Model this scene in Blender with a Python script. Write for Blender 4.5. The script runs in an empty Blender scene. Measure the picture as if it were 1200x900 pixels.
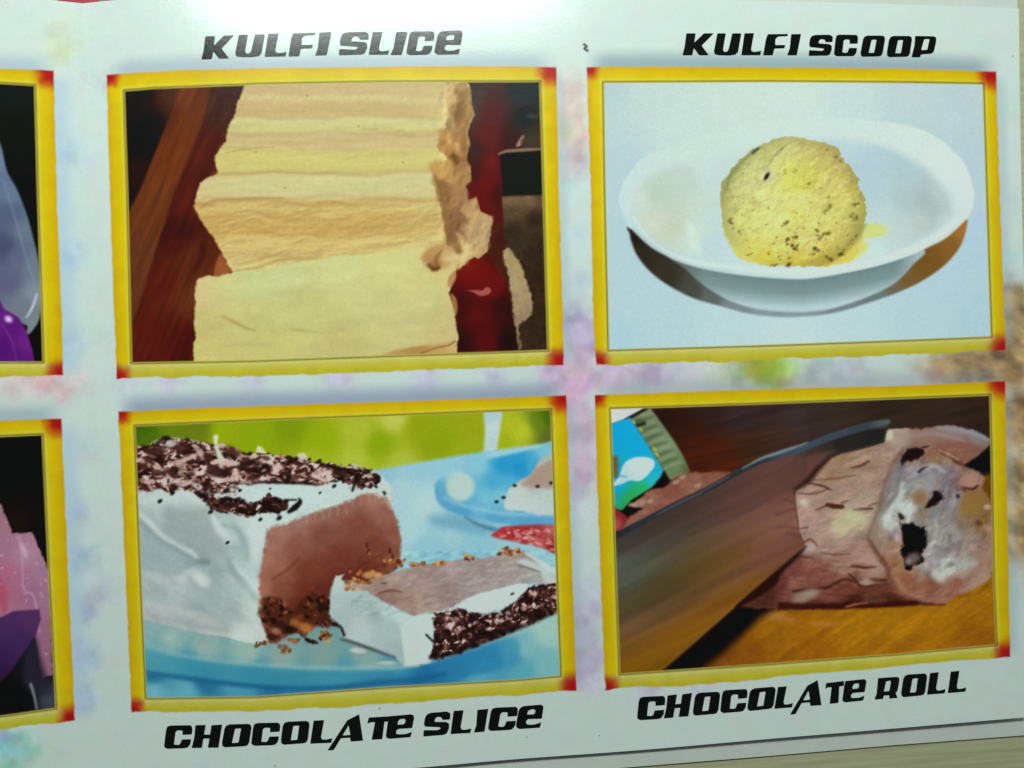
import bpy, math, random
import numpy as np
from mathutils import Matrix, Vector
from mathutils.geometry import tessellate_polygon

# ------------------------------------------------------------------ camera, light, exposure
SC = 0.017                      # metres per layout unit: a printed frame is 5.3 units = 9 cm wide
FPX = 970.0                     # focal length in photo pixels (1200 x 900)
POSE = dict(rx=0.011, ry=-0.080, rz=-0.032, t=(-4.745, -3.652, 9.671))
scene = bpy.context.scene
COL = scene.collection

def rot(rx, ry, rz):
    cx, sx, cy, sy, cz, sz = math.cos(rx), math.sin(rx), math.cos(ry), math.sin(ry), math.cos(rz), math.sin(rz)
    return (np.array([[1, 0, 0], [0, cx, -sx], [0, sx, cx]]) @ np.array([[cy, 0, sy], [0, 1, 0], [-sy, 0, cy]])
            @ np.array([[cz, -sz, 0], [sz, cz, 0], [0, 0, 1]]))
R0 = rot(POSE['rx'], POSE['ry'], POSE['rz'])
T0 = np.array(POSE['t'])
FL = np.diag([1.0, -1.0, -1.0])            # layout (y down, z away) <-> world (y up, z up)
CAMPOS = FL @ (-R0.T @ T0) * SC            # world position of the camera
RAYM = FL @ R0.T                           # camera-frame (x right, y down, z forward) direction -> world
cam_d = bpy.data.cameras.new('camera')
cam = bpy.data.objects.new('camera', cam_d)
COL.objects.link(cam)
cam_d.sensor_fit = 'HORIZONTAL'
cam_d.sensor_width = 36.0
cam_d.lens = FPX / 1200.0 * 36.0
cam_d.clip_start = 0.005
cam_d.clip_end = 50
M3 = RAYM @ np.diag([1.0, -1.0, -1.0])     # blender camera axes: x right, y up, -z forward
cam.matrix_world = Matrix([list(M3[i]) + [CAMPOS[i]] for i in range(3)] + [[0, 0, 0, 1]])
cam_d.dof.use_dof = True
cam_d.dof.focus_distance = float(CAMPOS[2]) * 1.0
cam_d.dof.aperture_fstop = 18.0
scene.camera = cam

world = bpy.data.worlds.new('World')
scene.world = world
world.use_nodes = True
bg = world.node_tree.nodes['Background']
bg.inputs[0].default_value = (0.90, 1.0, 0.96, 1)
bg.inputs[1].default_value = 0.05

def area(name, loc, target, sx, sy, power, col):
    d = bpy.data.lights.new(name, 'AREA')
    d.shape = 'RECTANGLE'
    d.size, d.size_y, d.energy, d.color = sx, sy, power, col
    o = bpy.data.objects.new(name, d)
    COL.objects.link(o)
    o.location = loc
    o.rotation_euler = (Vector(target) - Vector(loc)).to_track_quat('-Z', 'Y').to_euler()
    return o

scene.view_settings.view_transform = 'Standard'
scene.view_settings.look = 'None'
scene.view_settings.exposure = 0.07
scene.view_settings.gamma = 1.0
scene.render.filter_size = 1.35

# ------------------------------------------------------------------ photo pixel -> point on a surface
PXF = 102.0 / 1200.0
def fold_x(y):                             # world x of the crease, from its photo pixels (set below)
    return FOLD_A + FOLD_B * y
def surf(x, y):
    """height of the leaflet: flat in the middle, its lower edge curling up a little, left panel hinged up at the crease"""
    z = 0.0006 * np.clip((-0.113 - y) / 0.03, 0, 1) ** 2
    z = z + 0.00025 * np.sin(x * 42 + 0.6) * np.sin(y * 35 + 1.0) ** 2
    d = np.clip(fold_x(y) - x, 0, None)
    z = z + 0.06 * (np.sqrt(d * d + 0.0006 ** 2) - 0.0006)
    # the crease itself: a very slight ridge
    z = z + 0.00004 * np.exp(-((x - fold_x(y)) / 0.0008) ** 2)
    return z
def ray(px, py):
    px = np.asarray(px, float); py = np.asarray(py, float)
    d = np.stack([(px - 600) / FPX, (py - 450) / FPX, np.ones_like(px)], -1) @ RAYM.T
    return d
def on_plane(px, py, z0):
    d = ray(px, py)
    k = (z0 - CAMPOS[2]) / d[..., 2]
    return CAMPOS + d * k[..., None]
def on_leaf(px, py, lift=0.0):
    d = ray(px, py)
    z = np.zeros(d.shape[:-1])
    for _ in range(7):
        k = (z + lift - CAMPOS[2]) / d[..., 2]
        P = CAMPOS + d * k[..., None]
        z = surf(P[..., 0], P[..., 1])
    k = (z + lift - CAMPOS[2]) / d[..., 2]
    return CAMPOS + d * k[..., None]
_a = on_plane(97, 4, 0.0); _b = on_plane(127, 890, 0.0)
FOLD_B = (_b[0] - _a[0]) / (_b[1] - _a[1]); FOLD_A = _a[0] - FOLD_B * _a[1]

# window / ceiling light whose mirror image lies just above the top edge of the picture
_m = on_plane(452, -60, 0.0)
_d = ray(452.0, -60.0); _d = _d / np.linalg.norm(_d)
LD = 0.40
_lp = _m + np.array([_d[0], _d[1], -_d[2]]) * LD
area('ceiling_light', tuple(_lp), tuple(_m), 0.224, 0.0545, 1.80, (0.87, 1.0, 0.94))

area('side_fill', (0.72, 0.10, 0.30), (0.17, -0.03, 0.0), 0.25, 0.25, 0.75, (0.84, 1.0, 0.97))  # added fill light, brightens the right side; stands for no seen lamp

# ------------------------------------------------------------------ painter for the print
def s2l(c):
    c = np.asarray(c, float)
    return np.where(c <= 0.04045, c / 12.92, ((c + 0.055) / 1.055) ** 2.4)
def hash2(i, j, seed):
    n = (i.astype(np.int64) * 374761393 + j.astype(np.int64) * 668265263 + seed * 1442695041) & 0x7fffffff
    n = ((n ^ (n >> 13)) * 1274126177) & 0x7fffffff
    return ((n ^ (n >> 16)) & 0xffff) / 65535.0
def vnoise(x, y, seed):
    i = np.floor(x); j = np.floor(y)
    fx = x - i; fy = y - j
    fx = fx * fx * fx * (fx * (fx * 6 - 15) + 10); fy = fy * fy * fy * (fy * (fy * 6 - 15) + 10)
    a = hash2(i, j, seed); b = hash2(i + 1, j, seed); c = hash2(i, j + 1, seed); d = hash2(i + 1, j + 1, seed)
    return (a + (b - a) * fx) * (1 - fy) + (c + (d - c) * fx) * fy
def fbm(x, y, sx, sy=None, seed=1, octv=3, ang=0.0):
    """noise in -1..1; sx, sy: feature size in photo pixels along / across direction ang (degrees)"""
    sy = sx if sy is None else sy
    ca, sa = math.cos(math.radians(ang)), math.sin(math.radians(ang))
    u = (x * ca + y * sa) / sx; v = (-x * sa + y * ca) / sy
    t = 0; am = 1; tot = 0
    for o in range(octv):
        t = t + am * (vnoise(u * 2 ** o + 17.3 * o, v * 2 ** o + 9.1 * o, seed + o) * 2 - 1)
        tot += am; am *= 0.55
    return t / tot * 1.5
def relief(x, y, sx, sy=None, seed=1, octv=3, ang=0.0, dx=0.9, dy=1.2):
    """side-lit look of a rough surface, about -1..1"""
    k = 0.45 * min(sx, sy or sx)
    return (fbm(x + dx, y + dy, sx, sy, seed, octv, ang) - fbm(x - dx, y - dy, sx, sy, seed, octv, ang)) * k * 0.5
def smooth_pts(pts, closed=True, n=5):
    p = np.asarray(pts, float); N = len(p); out = []
    rng = range(N if closed else N - 1)
    for i in rng:
        if closed: a, b, c, d = p[(i - 1) % N], p[i], p[(i + 1) % N], p[(i + 2) % N]
        else: a, b, c, d = p[max(i - 1, 0)], p[i], p[i + 1], p[min(i + 2, N - 1)]
        for t in np.arange(n) / n:
            out.append(0.5 * ((2 * b) + (c - a) * t + (2 * a - 5 * b + 4 * c - d) * t * t + (3 * b - a - 3 * c + d) * t ** 3))
    if not closed: out.append(p[-1])
    return np.array(out)
def Z(x0, y0, s, pts):
    return [(x0 + a / s, y0 + b / s) for a, b in pts]
def ashep(cps, ang, ratio, s=7.0, p=1.7):
    """shep() with samples smeared along one direction"""
    ca, sa = math.cos(math.radians(ang)), math.sin(math.radians(ang))
    tr = lambda x, y: ((x * ca + y * sa) / ratio, -x * sa + y * ca)
    return lambda x, y: shep(*tr(x, y), [tr(a, b) + (r, g, bl) for a, b, r, g, bl in cps], s, p)
def interp(pts, x):
    p = np.asarray(pts, float)
    return np.interp(x, p[:, 0], p[:, 1])
def shep(x, y, cps, s=7.0, p=1.7):
    """smooth colour field through scattered colour samples (x, y, r, g, b)"""
    num = 0; den = 0
    for (a, b, r, g, bl) in cps:
        w = 1.0 / ((x - a) ** 2 + (y - b) ** 2 + s * s) ** p
        num = num + w[..., None] * (np.array([r, g, bl]) / 255.0); den = den + w
    return num / den[..., None]

class Paint:
    """colours and part ids on a grid of photo-pixel positions"""
    def __init__(s, X, Y, C, I):
        s.X, s.Y, s.C, s.I = X, Y, C, I
        s.cmin, s.cmax = X.min(0), X.max(0); s.rmin, s.rmax = Y.min(1), Y.max(1)
    def win(s, x0, y0, x1, y1):
        c = np.nonzero((s.cmax >= x0) & (s.cmin <= x1))[0]; r = np.nonzero((s.rmax >= y0) & (s.rmin <= y1))[0]
        if len(c) == 0 or len(r) == 0: return None
        return (slice(r[0], r[-1] + 1), slice(c[0], c[-1] + 1))
    def sub(s, x0, y0, x1, y1):
        w = s.win(x0, y0, x1, y1)
        return None if w is None else Paint(s.X[w], s.Y[w], s.C[w], s.I[w])
    def put(s, w, m, col, idn=None):
        X, Y = s.X[w], s.Y[w]
        if callable(col): c = col(X, Y)
        elif isinstance(col, list): c = shep(X, Y, col)
        else: c = np.array(col, float) / 255.0
        s.C[w] += (c - s.C[w]) * m[..., None]
        if idn is not None: s.I[w][m > 0.5] = idn
    def fill(s, pts, col, soft=1.2, idn=None, smooth=True, alpha=1.0, rough=0.0, rs=5.0, seed=3):
        p = smooth_pts(pts) if smooth else np.asarray(pts, float)
        pad = soft * 1.5 + rough + 1
        w = s.win(p[:, 0].min() - pad, p[:, 1].min() - pad, p[:, 0].max() + pad, p[:, 1].max() + pad)
        if w is None: return
        x, y = s.X[w], s.Y[w]
        if rough:
            x, y = x + rough * fbm(x, y, rs, seed=seed, octv=2), y + rough * fbm(x, y, rs, seed=seed + 9, octv=2)
        d2 = np.full(x.shape, 1e9); ins = np.zeros(x.shape, bool)
        q = np.roll(p, -1, 0)
        for (ax, ay), (bx, by) in zip(p, q):
            ex, ey = bx - ax, by - ay
            L = ex * ex + ey * ey
            if L < 1e-9: continue
            t = np.clip(((x - ax) * ex + (y - ay) * ey) / L, 0, 1)
            d2 = np.minimum(d2, (x - ax - t * ex) ** 2 + (y - ay - t * ey) ** 2)
            if ay != by:
                ins ^= ((ay > y) != (by > y)) & (x < ex * (y - ay) / ey + ax)
        sd = np.sqrt(d2) * np.where(ins, 1, -1)
        t = np.clip(sd / soft * 0.5 + 0.5, 0, 1)
        s.put(w, t * t * (3 - 2 * t) * alpha, col, idn)
    def stroke(s, pts, wid, col, soft=1.2, alpha=1.0, smooth=True, idn=None):
        p = np.asarray(pts, float); n0 = len(p)
        ws = np.full(n0, wid, float) if np.isscalar(wid) else np.asarray(wid, float)
        if smooth and n0 > 2:
            p2 = smooth_pts(p, False); ws = np.interp(np.linspace(0, n0 - 1, len(p2)), np.arange(n0), ws); p = p2
        pad = ws.max() + soft + 1
        w = s.win(p[:, 0].min() - pad, p[:, 1].min() - pad, p[:, 0].max() + pad, p[:, 1].max() + pad)
        if w is None: return
        x, y = s.X[w], s.Y[w]; best = np.full(x.shape, -1e9)
        for k in range(len(p) - 1):
            (ax, ay), (bx, by) = p[k], p[k + 1]; ex, ey = bx - ax, by - ay; L = ex * ex + ey * ey
            if L < 1e-9: continue
            t = np.clip(((x - ax) * ex + (y - ay) * ey) / L, 0, 1)
            best = np.maximum(best, (ws[k] + (ws[k + 1] - ws[k]) * t) * 0.5 - np.hypot(x - ax - t * ex, y - ay - t * ey))
        t = np.clip(best / soft * 0.5 + 0.5, 0, 1)
        s.put(w, t * t * (3 - 2 * t) * alpha, col, idn)
    def blob(s, cx, cy, rx, ry, col, ang=0.0, soft=0.35, alpha=1.0, idn=None):
        """soft ellipse; soft is a fraction of the radius"""
        r = max(rx, ry) * (1 + soft) + 1
        w = s.win(cx - r, cy - r, cx + r, cy + r)
        if w is None: return
        x, y = s.X[w] - cx, s.Y[w] - cy
        ca, sa = math.cos(math.radians(ang)), math.sin(math.radians(ang))
        d = np.hypot((x * ca + y * sa) / rx, (-x * sa + y * ca) / ry)
        t = np.clip((1 - d) / soft * 0.5 + 0.5, 0, 1)
        s.put(w, t * t * (3 - 2 * t) * alpha, col, idn)
    def flakes(s, n, poly, size, aspect, ang, cols, seed, alpha=0.9, soft=0.5, noise=None):
        rnd = random.Random(seed)
        P = np.asarray(poly, float); x0, y0 = P.min(0); x1, y1 = P.max(0)
        k = 0; tries = 0
        while k < n and tries < n * 12:
            tries += 1
            x, y = rnd.uniform(x0, x1), rnd.uniform(y0, y1)
            ins = False
            for (ax, ay), (bx, by) in zip(P, np.roll(P, -1, 0)):
                if (ay > y) != (by > y) and x < (bx - ax) * (y - ay) / (by - ay) + ax: ins = not ins
            if not ins: continue
            r = rnd.uniform(*size)
            s.blob(x, y, r, r / rnd.uniform(*aspect), rnd.choice(cols), rnd.gauss(*ang), soft, alpha * rnd.uniform(0.6, 1))
            k += 1
    def modulate(s, w, amount, fun):
        """multiply colours by 1 + amount * fun(x, y)"""
        s.C[w] *= (1 + amount * fun(s.X[w], s.Y[w]))[..., None]
PARTS = {}          # id -> (name, parent id or None, label or None)
def part(idn, name, parent=None, label=None):
    PARTS[idn] = (name, parent, label)
    return idn

# ---- print 1: slices of kulfi
def pic_kulfi_slice(p, base):
    a, b, c, d = [lambda q, o=o: Z(o[0], o[1], 4.444, q) for o in ((130, 80), (390, 80), (130, 250), (390, 250))]
    W = (slice(None), slice(None))
    PL = part(base + 1, 'printed_plank', base); CR = part(base + 2, 'printed_kulfi_block', base)
    FR = part(base + 3, 'printed_kulfi_slice', base); RD = part(base + 4, 'printed_red_tray', base)
    KN = part(base + 5, 'printed_dark_crate', base)
    # dark ground, left and right
    p.put(W, np.ones(p.X.shape), [(150, 110, 30, 26, 18), (175, 160, 24, 20, 12), (150, 240, 34, 22, 12), (215, 110, 78, 46, 34),
        (260, 120, 72, 48, 38), (240, 175, 84, 36, 24), (220, 235, 84, 30, 20), (205, 285, 74, 26, 18), (222, 300, 92, 42, 24),
        (190, 330, 86, 30, 20), (170, 400, 82, 27, 17), (210, 400, 78, 24, 14), (225, 345, 96, 46, 26), (210, 270, 60, 24, 18)])
    p.modulate(W, 0.08, lambda x, y: fbm(x, y, 60, 9, seed=5, ang=115))
    # wood plank
    p.fill(a([(365, 90), (520, 88), (485, 250), (405, 470), (330, 650), (285, 790)]) + c([(245, 150), (170, 400), (108, 600), (60, 640), (60, 20)]) + a([(95, 745), (170, 595), (228, 445), (300, 262)]),
           [(225, 105, 118, 66, 38), (200, 180, 112, 56, 28), (235, 110, 100, 54, 34), (225, 150, 112, 58, 30), (215, 190, 108, 52, 27), (175, 240, 104, 54, 28), (160, 300, 98, 54, 30), (165, 330, 96, 52, 32), (190, 140, 92, 40, 20)],
           soft=2.5, smooth=False, idn=PL)
    p.modulate(W, 0.10, lambda x, y: fbm(x, y, 45, 5, seed=11, ang=113) * (x < 265))
    BKD = part(base + 6, 'printed_backdrop', base)
    p.I[(p.I == base) & (p.X > 247 - (p.Y - 100) * 0.323)] = BKD
    p.fill(c([(565, 215), (600, 250), (632, 292), (600, 322), (535, 330)]), (150, 86, 46), soft=2.5)
    p.stroke(c([(480, 170), (470, 230), (440, 290)]), 5, (58, 18, 12), soft=5, alpha=0.7)
    # right side: dark crates, red tray
    p.fill(b([(690, 60), (1120, 60), (1140, 800), (690, 800)]) + d([(1140, 730), (640, 730), (600, 100)]),
           [(553, 105, 72, 66, 60), (548, 130, 78, 70, 66), (562, 110, 78, 66, 62), (580, 105, 78, 52, 50), (575, 130, 92, 44, 44), (572, 160, 98, 40, 38), (578, 190, 108, 34, 34), (570, 215, 104, 26, 24),
            (556, 175, 62, 44, 40), (553, 200, 66, 32, 28), (605, 105, 48, 60, 60), (630, 105, 46, 58, 60), (615, 140, 40, 48, 48), (600, 165, 58, 36, 36), (588, 190, 88, 28, 28), (625, 160, 62, 54, 44),
            (585, 225, 66, 18, 14), (560, 240, 100, 22, 16), (550, 310, 116, 28, 22), (565, 320, 108, 24, 18), (575, 335, 104, 20, 18), (585, 300, 62, 14, 12), (540, 360, 62, 12, 10), (540, 400, 46, 10, 8), (560, 370, 88, 12, 8), (570, 400, 84, 8, 6), (596, 400, 34, 8, 6), (590, 360, 50, 10, 8)],
           soft=1.5, smooth=False, idn=RD)
    p.fill(b([(868, 440), (1110, 425), (1120, 665), (888, 668)]), (28, 32, 28), soft=2, smooth=False, idn=KN)
    p.fill(b([(880, 668), (1115, 660), (1130, 800)]) + d([(1140, 720), (975, 722), (905, 340), (890, 60)]),
           [(600, 235, 120, 98, 70), (620, 232, 130, 108, 76), (632, 232, 92, 74, 50), (612, 246, 92, 72, 50), (600, 250, 84, 66, 48), (625, 255, 48, 38, 28), (635, 300, 50, 38, 28), (620, 330, 50, 36, 24), (630, 400, 52, 38, 28), (610, 405, 56, 40, 28), (600, 270, 52, 42, 32), (637, 350, 52, 38, 24)],
           soft=1.8, smooth=False, idn=KN)
    p.modulate(W, 0.10, lambda x, y: fbm(x, y, 6, 5, seed=31) * (x > 588) * (y > 225))
    p.stroke(b([(866, 446), (900, 432), (1010, 424), (1100, 420)]), [2.2, 3.4, 4.0, 2.2], (140, 110, 84), soft=1.3, smooth=False)
    p.fill(b([(955, 402), (985, 352), (998, 360), (978, 402)]), (168, 132, 112), soft=1.6)
    p.fill(b([(985, 400), (1000, 355), (1100, 350), (1100, 412)]), (70, 60, 46), soft=2, alpha=0.7)
    p.blob(624, 136, 7, 2.5, (66, 66, 60), 0, 0.8)
    p.fill(d([(885, 200), (915, 180), (945, 215), (985, 275), (1005, 345), (1032, 430), (1042, 500), (1020, 542), (980, 572), (966, 612), (985, 700), (965, 705), (942, 520), (918, 345), (896, 250)]),
           [(595, 300, 168, 150, 104), (605, 330, 172, 152, 110), (615, 355, 166, 146, 108), (620, 365, 150, 130, 94), (608, 385, 150, 128, 92), (612, 400, 110, 86, 60)], soft=1.8, rough=1.2, rs=5)
    p.modulate(W, 0.06, lambda x, y: fbm(x, y, 7, 4, seed=33, ang=70) * (x > 588) * (y > 280))
    # kulfi: back mass
    left = a([(700, 80), (682, 130), (652, 195), (650, 228), (606, 318), (604, 345), (600, 378), (542, 455), (540, 482), (556, 548), (505, 568), (466, 598), (442, 675), (430, 718), (468, 790)]) + c([(500, 80), (560, 168), (582, 222), (628, 290), (640, 330)])
    right = d([(560, 420), (610, 400), (640, 300), (700, 252), (735, 217), (760, 232), (800, 200), (820, 85), (832, 40)]) + b([(826, 776), (772, 752), (745, 676), (702, 690), (690, 602), (720, 584), (716, 520), (692, 480), (710, 398), (702, 320), (738, 240), (720, 195), (716, 110), (692, 60)])
    def cream(x, y):
        yy = (y - 80) * 4.444 + 6 * fbm(x, y, 70, 26, seed=41) - 0.012 * (x - 400) * 0
        yy = yy + 14 * fbm(x, y, 130, 30, seed=47) + 0.09 * (x - 400) * sstep(110, 230, y)
        k = [60, 100, 128, 150, 178, 225, 252, 275, 320, 345, 380, 400, 420, 450, 490, 525, 545, 570, 640, 668, 690, 730, 770, 850, 900, 960, 1010, 1100]
        c = [(218, 190, 146), (214, 182, 138), (214, 182, 134), (222, 204, 150), (214, 184, 134), (208, 174, 124), (212, 190, 132), (216, 210, 150), (214, 205, 140), (208, 180, 130), (210, 178, 128), (220, 200, 148), (208, 190, 112), (216, 204, 118), (218, 206, 122), (214, 200, 118), (206, 188, 118), (216, 206, 154), (216, 206, 150), (214, 198, 140), (196, 148, 78), (212, 182, 108), (202, 156, 84), (202, 156, 82), (216, 184, 112), (212, 178, 110), (216, 198, 128), (214, 204, 140)]
        o = np.stack([np.interp(yy, k, [q[i] for q in c]) for i in range(3)], -1) / 255.0
        o = o * 0.72 + 0.28 * np.array([214, 192, 132]) / 255
        # warmer on the left flank, paler to the right
        fl = np.clip((300 - x) / 60, 0, 1)[..., None] * 0.16
        o = o * (1 - fl) + fl * np.array([206, 160, 100]) / 255
        gr = np.clip((x - 440) / 60, 0, 1)[..., None] * 0.30
        o = o * (1 - gr) + gr * np.array([218, 200, 140]) / 255
        return o
    p.fill(left + right, cream, soft=1.6, smooth=False, idn=CR, rough=0.8, rs=5)
    reg = lambda x, y: (x > 232) & (x < 536) & (y < 345)
    p.modulate(W, 0.014, lambda x, y: fbm(x, y, 34, 6, seed=51, octv=3) * reg(x, y))
    p.modulate(W, 0.014, lambda x, y: fbm(x, y, 5, 4, seed=57, octv=2) * reg(x, y))
    lay = lambda x, y: (x > 232) * sstep(545, 515, x) * (y < 345) * (p.C[..., 1] > 0.45)
    p.modulate(W, 0.012, lambda x, y: relief(x + 5 * fbm(x, y, 30, seed=3), y, 40, 7, seed=52, octv=3, ang=-2) * lay(x, y))
    p.modulate(W, 0.034, lambda x, y: relief(x, y + 3 * fbm(x, y, 40, seed=6), 30, 7, seed=54, octv=3, ang=-6) * lay(x, y) * sstep(230, 240, y))
    p.modulate(W, 0.025, lambda x, y: relief(x, y, 7, 5, seed=56, octv=2) * lay(x, y) * sstep(228, 236, y))
    for y0, x0, x1, al in ((137, 276, 520, .5), (157, 266, 512, .4), (172.5, 258, 508, .45), (203, 250, 505, .5), (232, 236, 515, .6)):
        q = [(x0 + (x1 - x0) * t, y0 + 2.0 * math.sin(t * 9 + y0) + 1.2 * math.sin(t * 23 + y0 * 2)) for t in np.linspace(0, 1, 12)]
        p.stroke(q, [1, 2.4, 1.6, 2.6, 2, 1.4, 2.6, 1.6, 2.2, 2.6, 1.6, 1], (184, 148, 92), soft=4.5, alpha=al * 0.65)
        p.stroke([(a_, b_ + 4.5) for a_, b_ in q], [1, 3, 4, 3, 4, 3, 4, 3, 4, 3, 2, 1], (228, 214, 164), soft=4, alpha=al * 0.7)
    # ridges of the middle slice
    rnd = random.Random(4)
    for k in range(26):
        y0 = rnd.uniform(236, 318); x0 = rnd.uniform(262, 440); L = rnd.uniform(30, 90)
        q = [(x0 + L * t, y0 + 3.0 * math.sin(t * 5 + k) - 9 * t * (1 if y0 > 285 else 0.3)) for t in (0, .25, .5, .75, 1)]
        hi = k % 2
        p.stroke(q, [0.6, 2.6, 3.2, 2.2, 0.6], (226, 200, 132) if hi else (188, 148, 86), soft=2.2, alpha=0.5)
    p.stroke(a([(470, 722), (540, 690), (640, 682), (760, 676), (900, 676)]), [2, 3, 2.5, 2, 1], (178, 138, 80), soft=2.2, alpha=0.7)
    p.stroke(a([(600, 440), (680, 425), (760, 415), (850, 412)]), [1, 2, 2, 1], (180, 150, 84), soft=1.8, alpha=0.6)
    p.stroke(a([(556, 548), (700, 548), (850, 540), (1000, 548), (1200, 545)]), [1.5, 2, 1.5, 1.5, 1], (188, 160, 96), soft=2, alpha=0.6)
    p.stroke(c([(640, 300), (760, 282), (880, 242), (1000, 236), (1100, 236)]), [2, 3, 4, 3, 1], (186, 150, 90), soft=2.2, alpha=0.65)
    p.stroke(c([(560, 165), (640, 130), (760, 122), (900, 138), (1050, 120)]), [1, 3, 3, 3, 1], (224, 198, 130), soft=2.4, alpha=0.7)
    p.stroke(c([(600, 200), (700, 178), (800, 170), (950, 180)]), [1, 3, 3, 1], (222, 196, 128), soft=2.4, alpha=0.7)
    p.stroke(c([(570, 70), (680, 30), (780, 20), (880, 60), (1100, 45)]), [1, 3, 4, 3, 1], (224, 194, 124), soft=2.4, alpha=0.6)
    for q in ([(160, 318), (230, 318)], [(320, 330), (370, 322)], [(370, 345), (420, 350)], [(80, 468), (130, 460)]):
        p.stroke(b(q), 2, (186, 172, 92), soft=2, alpha=0.6)
    for x, y in ((334, 220), (300, 178), (420, 148), (360, 112), (472, 190)):
        p.blob(x, y, 1.4, 1.1, (150, 124, 84), 0, 0.6, 0.6)
    # flaky brown edge
    edge = b([(588, 70), (600, 130), (590, 180), (605, 245), (590, 300), (560, 345), (545, 410), (600, 480), (500, 505), (540, 600), (560, 700), (580, 790)]) + d([(588, 150), (640, 260), (640, 300), (700, 252), (735, 217), (760, 232), (800, 200), (820, 85), (832, 40)]) + b([(826, 776), (772, 752), (745, 676), (702, 690), (690, 602), (720, 584), (716, 520), (692, 480), (710, 398), (702, 320), (738, 240), (720, 195), (716, 110), (692, 70)])
    p.fill(edge, [(528, 100, 196, 164, 112), (545, 100, 176, 144, 98), (552, 130, 184, 146, 94), (533, 135, 170, 126, 78), (540, 160, 160, 116, 70), (522, 165, 196, 150, 92), (545, 180, 168, 120, 72), (535, 185, 140, 96, 54), (520, 195, 202, 158, 100), (548, 205, 176, 128, 80), (515, 215, 150, 108, 64), (525, 235, 150, 108, 66), (535, 225, 172, 124, 80), (548, 240, 176, 128, 84), (530, 275, 152, 106, 68), (545, 262, 160, 112, 74), (565, 255, 192, 156, 110), (570, 285, 196, 162, 116), (550, 295, 200, 160, 104), (545, 310, 208, 172, 112)],
           soft=1.6, smooth=False, idn=CR, rough=1.5, rs=6)
    for q, col in (([(600, 80), (640, 95), (635, 190), (610, 230), (590, 150)], (206, 176, 124)), ([(650, 120), (690, 130), (700, 260), (660, 280), (645, 200)], (160, 118, 76)),
                   ([(600, 240), (630, 250), (642, 320), (620, 325)], (206, 172, 118)), ([(560, 320), (610, 330), (640, 390), (600, 420), (560, 380)], (206, 158, 96)),
                   ([(550, 370), (600, 400), (640, 470), (600, 470)], (170, 120, 70)), ([(640, 400), (665, 395), (670, 450), (640, 450)], (204, 160, 104)),
                   ([(610, 455), (640, 448), (650, 500), (625, 490)], (118, 76, 40)), ([(500, 500), (560, 478), (620, 500), (630, 600), (600, 590), (540, 560)], (204, 158, 92)),
                   ([(520, 560), (600, 600), (620, 660), (615, 790), (580, 790), (550, 660)], (150, 106, 62)), ([(640, 520), (690, 490), (712, 575), (680, 610), (640, 700)], (176, 130, 84)),
                   ([(625, 650), (690, 640), (680, 790), (615, 790)], (172, 126, 84)), ([(670, 730), (745, 680), (765, 755), (825, 780), (690, 800)], (196, 156, 106))):
        p.fill(b(q), col, soft=4.0, alpha=0.85, rough=2.5, rs=9)
    for q, col in (([(590, 0), (690, 10), (695, 60), (640, 120), (600, 140)], (146, 102, 66)), ([(690, 50), (820, 30), (815, 90), (790, 200), (740, 190), (700, 110)], (194, 160, 114)),
                   ([(640, 110), (690, 130), (730, 200), (690, 230)], (216, 184, 124)), ([(620, 150), (660, 150), (680, 200), (640, 220)], (150, 108, 64)), ([(690, 200), (720, 205), (700, 240), (660, 262)], (222, 194, 140))):
        p.fill(d(q), col, soft=4.0, alpha=0.85, rough=2.5, rs=9)
    fe = lambda x, y: sstep(508, 522, x) * (x < 582) * (p.C[..., 1] > 0.33) * (y < 330)
    p.modulate(W, 0.065, lambda x, y: relief(x, y, 16, 26, seed=43, octv=3, ang=15) * fe(x, y))
    # front slice
    top = c([(432, 800), (430, 700), (440, 640), (432, 540), (440, 470), (435, 430), (440, 380), (455, 340), (490, 326), (560, 326), (630, 308), (800, 292), (1000, 252), (1100, 238), (1200, 216)])
    fr = top + d([(100, 222), (200, 206), (300, 192), (420, 172), (500, 180), (600, 230), (640, 262), (640, 290), (600, 330), (592, 370), (612, 430), (636, 500), (640, 560), (652, 640), (640, 800)])
    p.fill(fr, [(232, 340, 214, 192, 138), (260, 325, 212, 204, 140), (300, 330, 206, 208, 146), (340, 315, 210, 210, 150), (400, 305, 212, 212, 148), (450, 295, 216, 210, 142), (490, 300, 216, 208, 142), (520, 310, 214, 196, 130),
                (240, 380, 206, 192, 124), (300, 370, 204, 196, 126), (360, 360, 202, 196, 128), (430, 350, 208, 202, 138), (500, 350, 210, 202, 138), (525, 360, 206, 192, 130), (245, 415, 208, 194, 120), (320, 405, 204, 194, 120), (400, 400, 202, 190, 122), (480, 395, 206, 194, 132), (525, 395, 208, 190, 130)],
           soft=1.6, smooth=False, idn=FR, rough=0.9, rs=6)
    inf = lambda x, y: ((y > 320 - (x - 270) * 0.09) & (x > 228) & (x < 534))
    p.modulate(W, 0.018, lambda x, y: fbm(x, y, 10, 7, seed=61, octv=3) * inf(x, y))
    p.modulate(W, 0.02, lambda x, y: fbm(x, y, 60, 14, seed=65, octv=2, ang=-6) * inf(x, y))
    p.stroke(c([(580, 535), (640, 565), (700, 595), (750, 612)]), [2, 4, 4, 1], (178, 154, 92), soft=2.6, alpha=0.8)
    p.stroke(c([(540, 545), (590, 535)]), [1, 3], (190, 170, 108), soft=2.4, alpha=0.7)
    p.stroke(c([(940, 604), (990, 610), (1070, 620)]), [1, 2.5, 1], (184, 166, 106), soft=2.2, alpha=0.7)
    p.stroke(c([(600, 690), (700, 680), (850, 688)]), [1, 2.5, 1], (192, 176, 110), soft=2.4, alpha=0.6)
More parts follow.
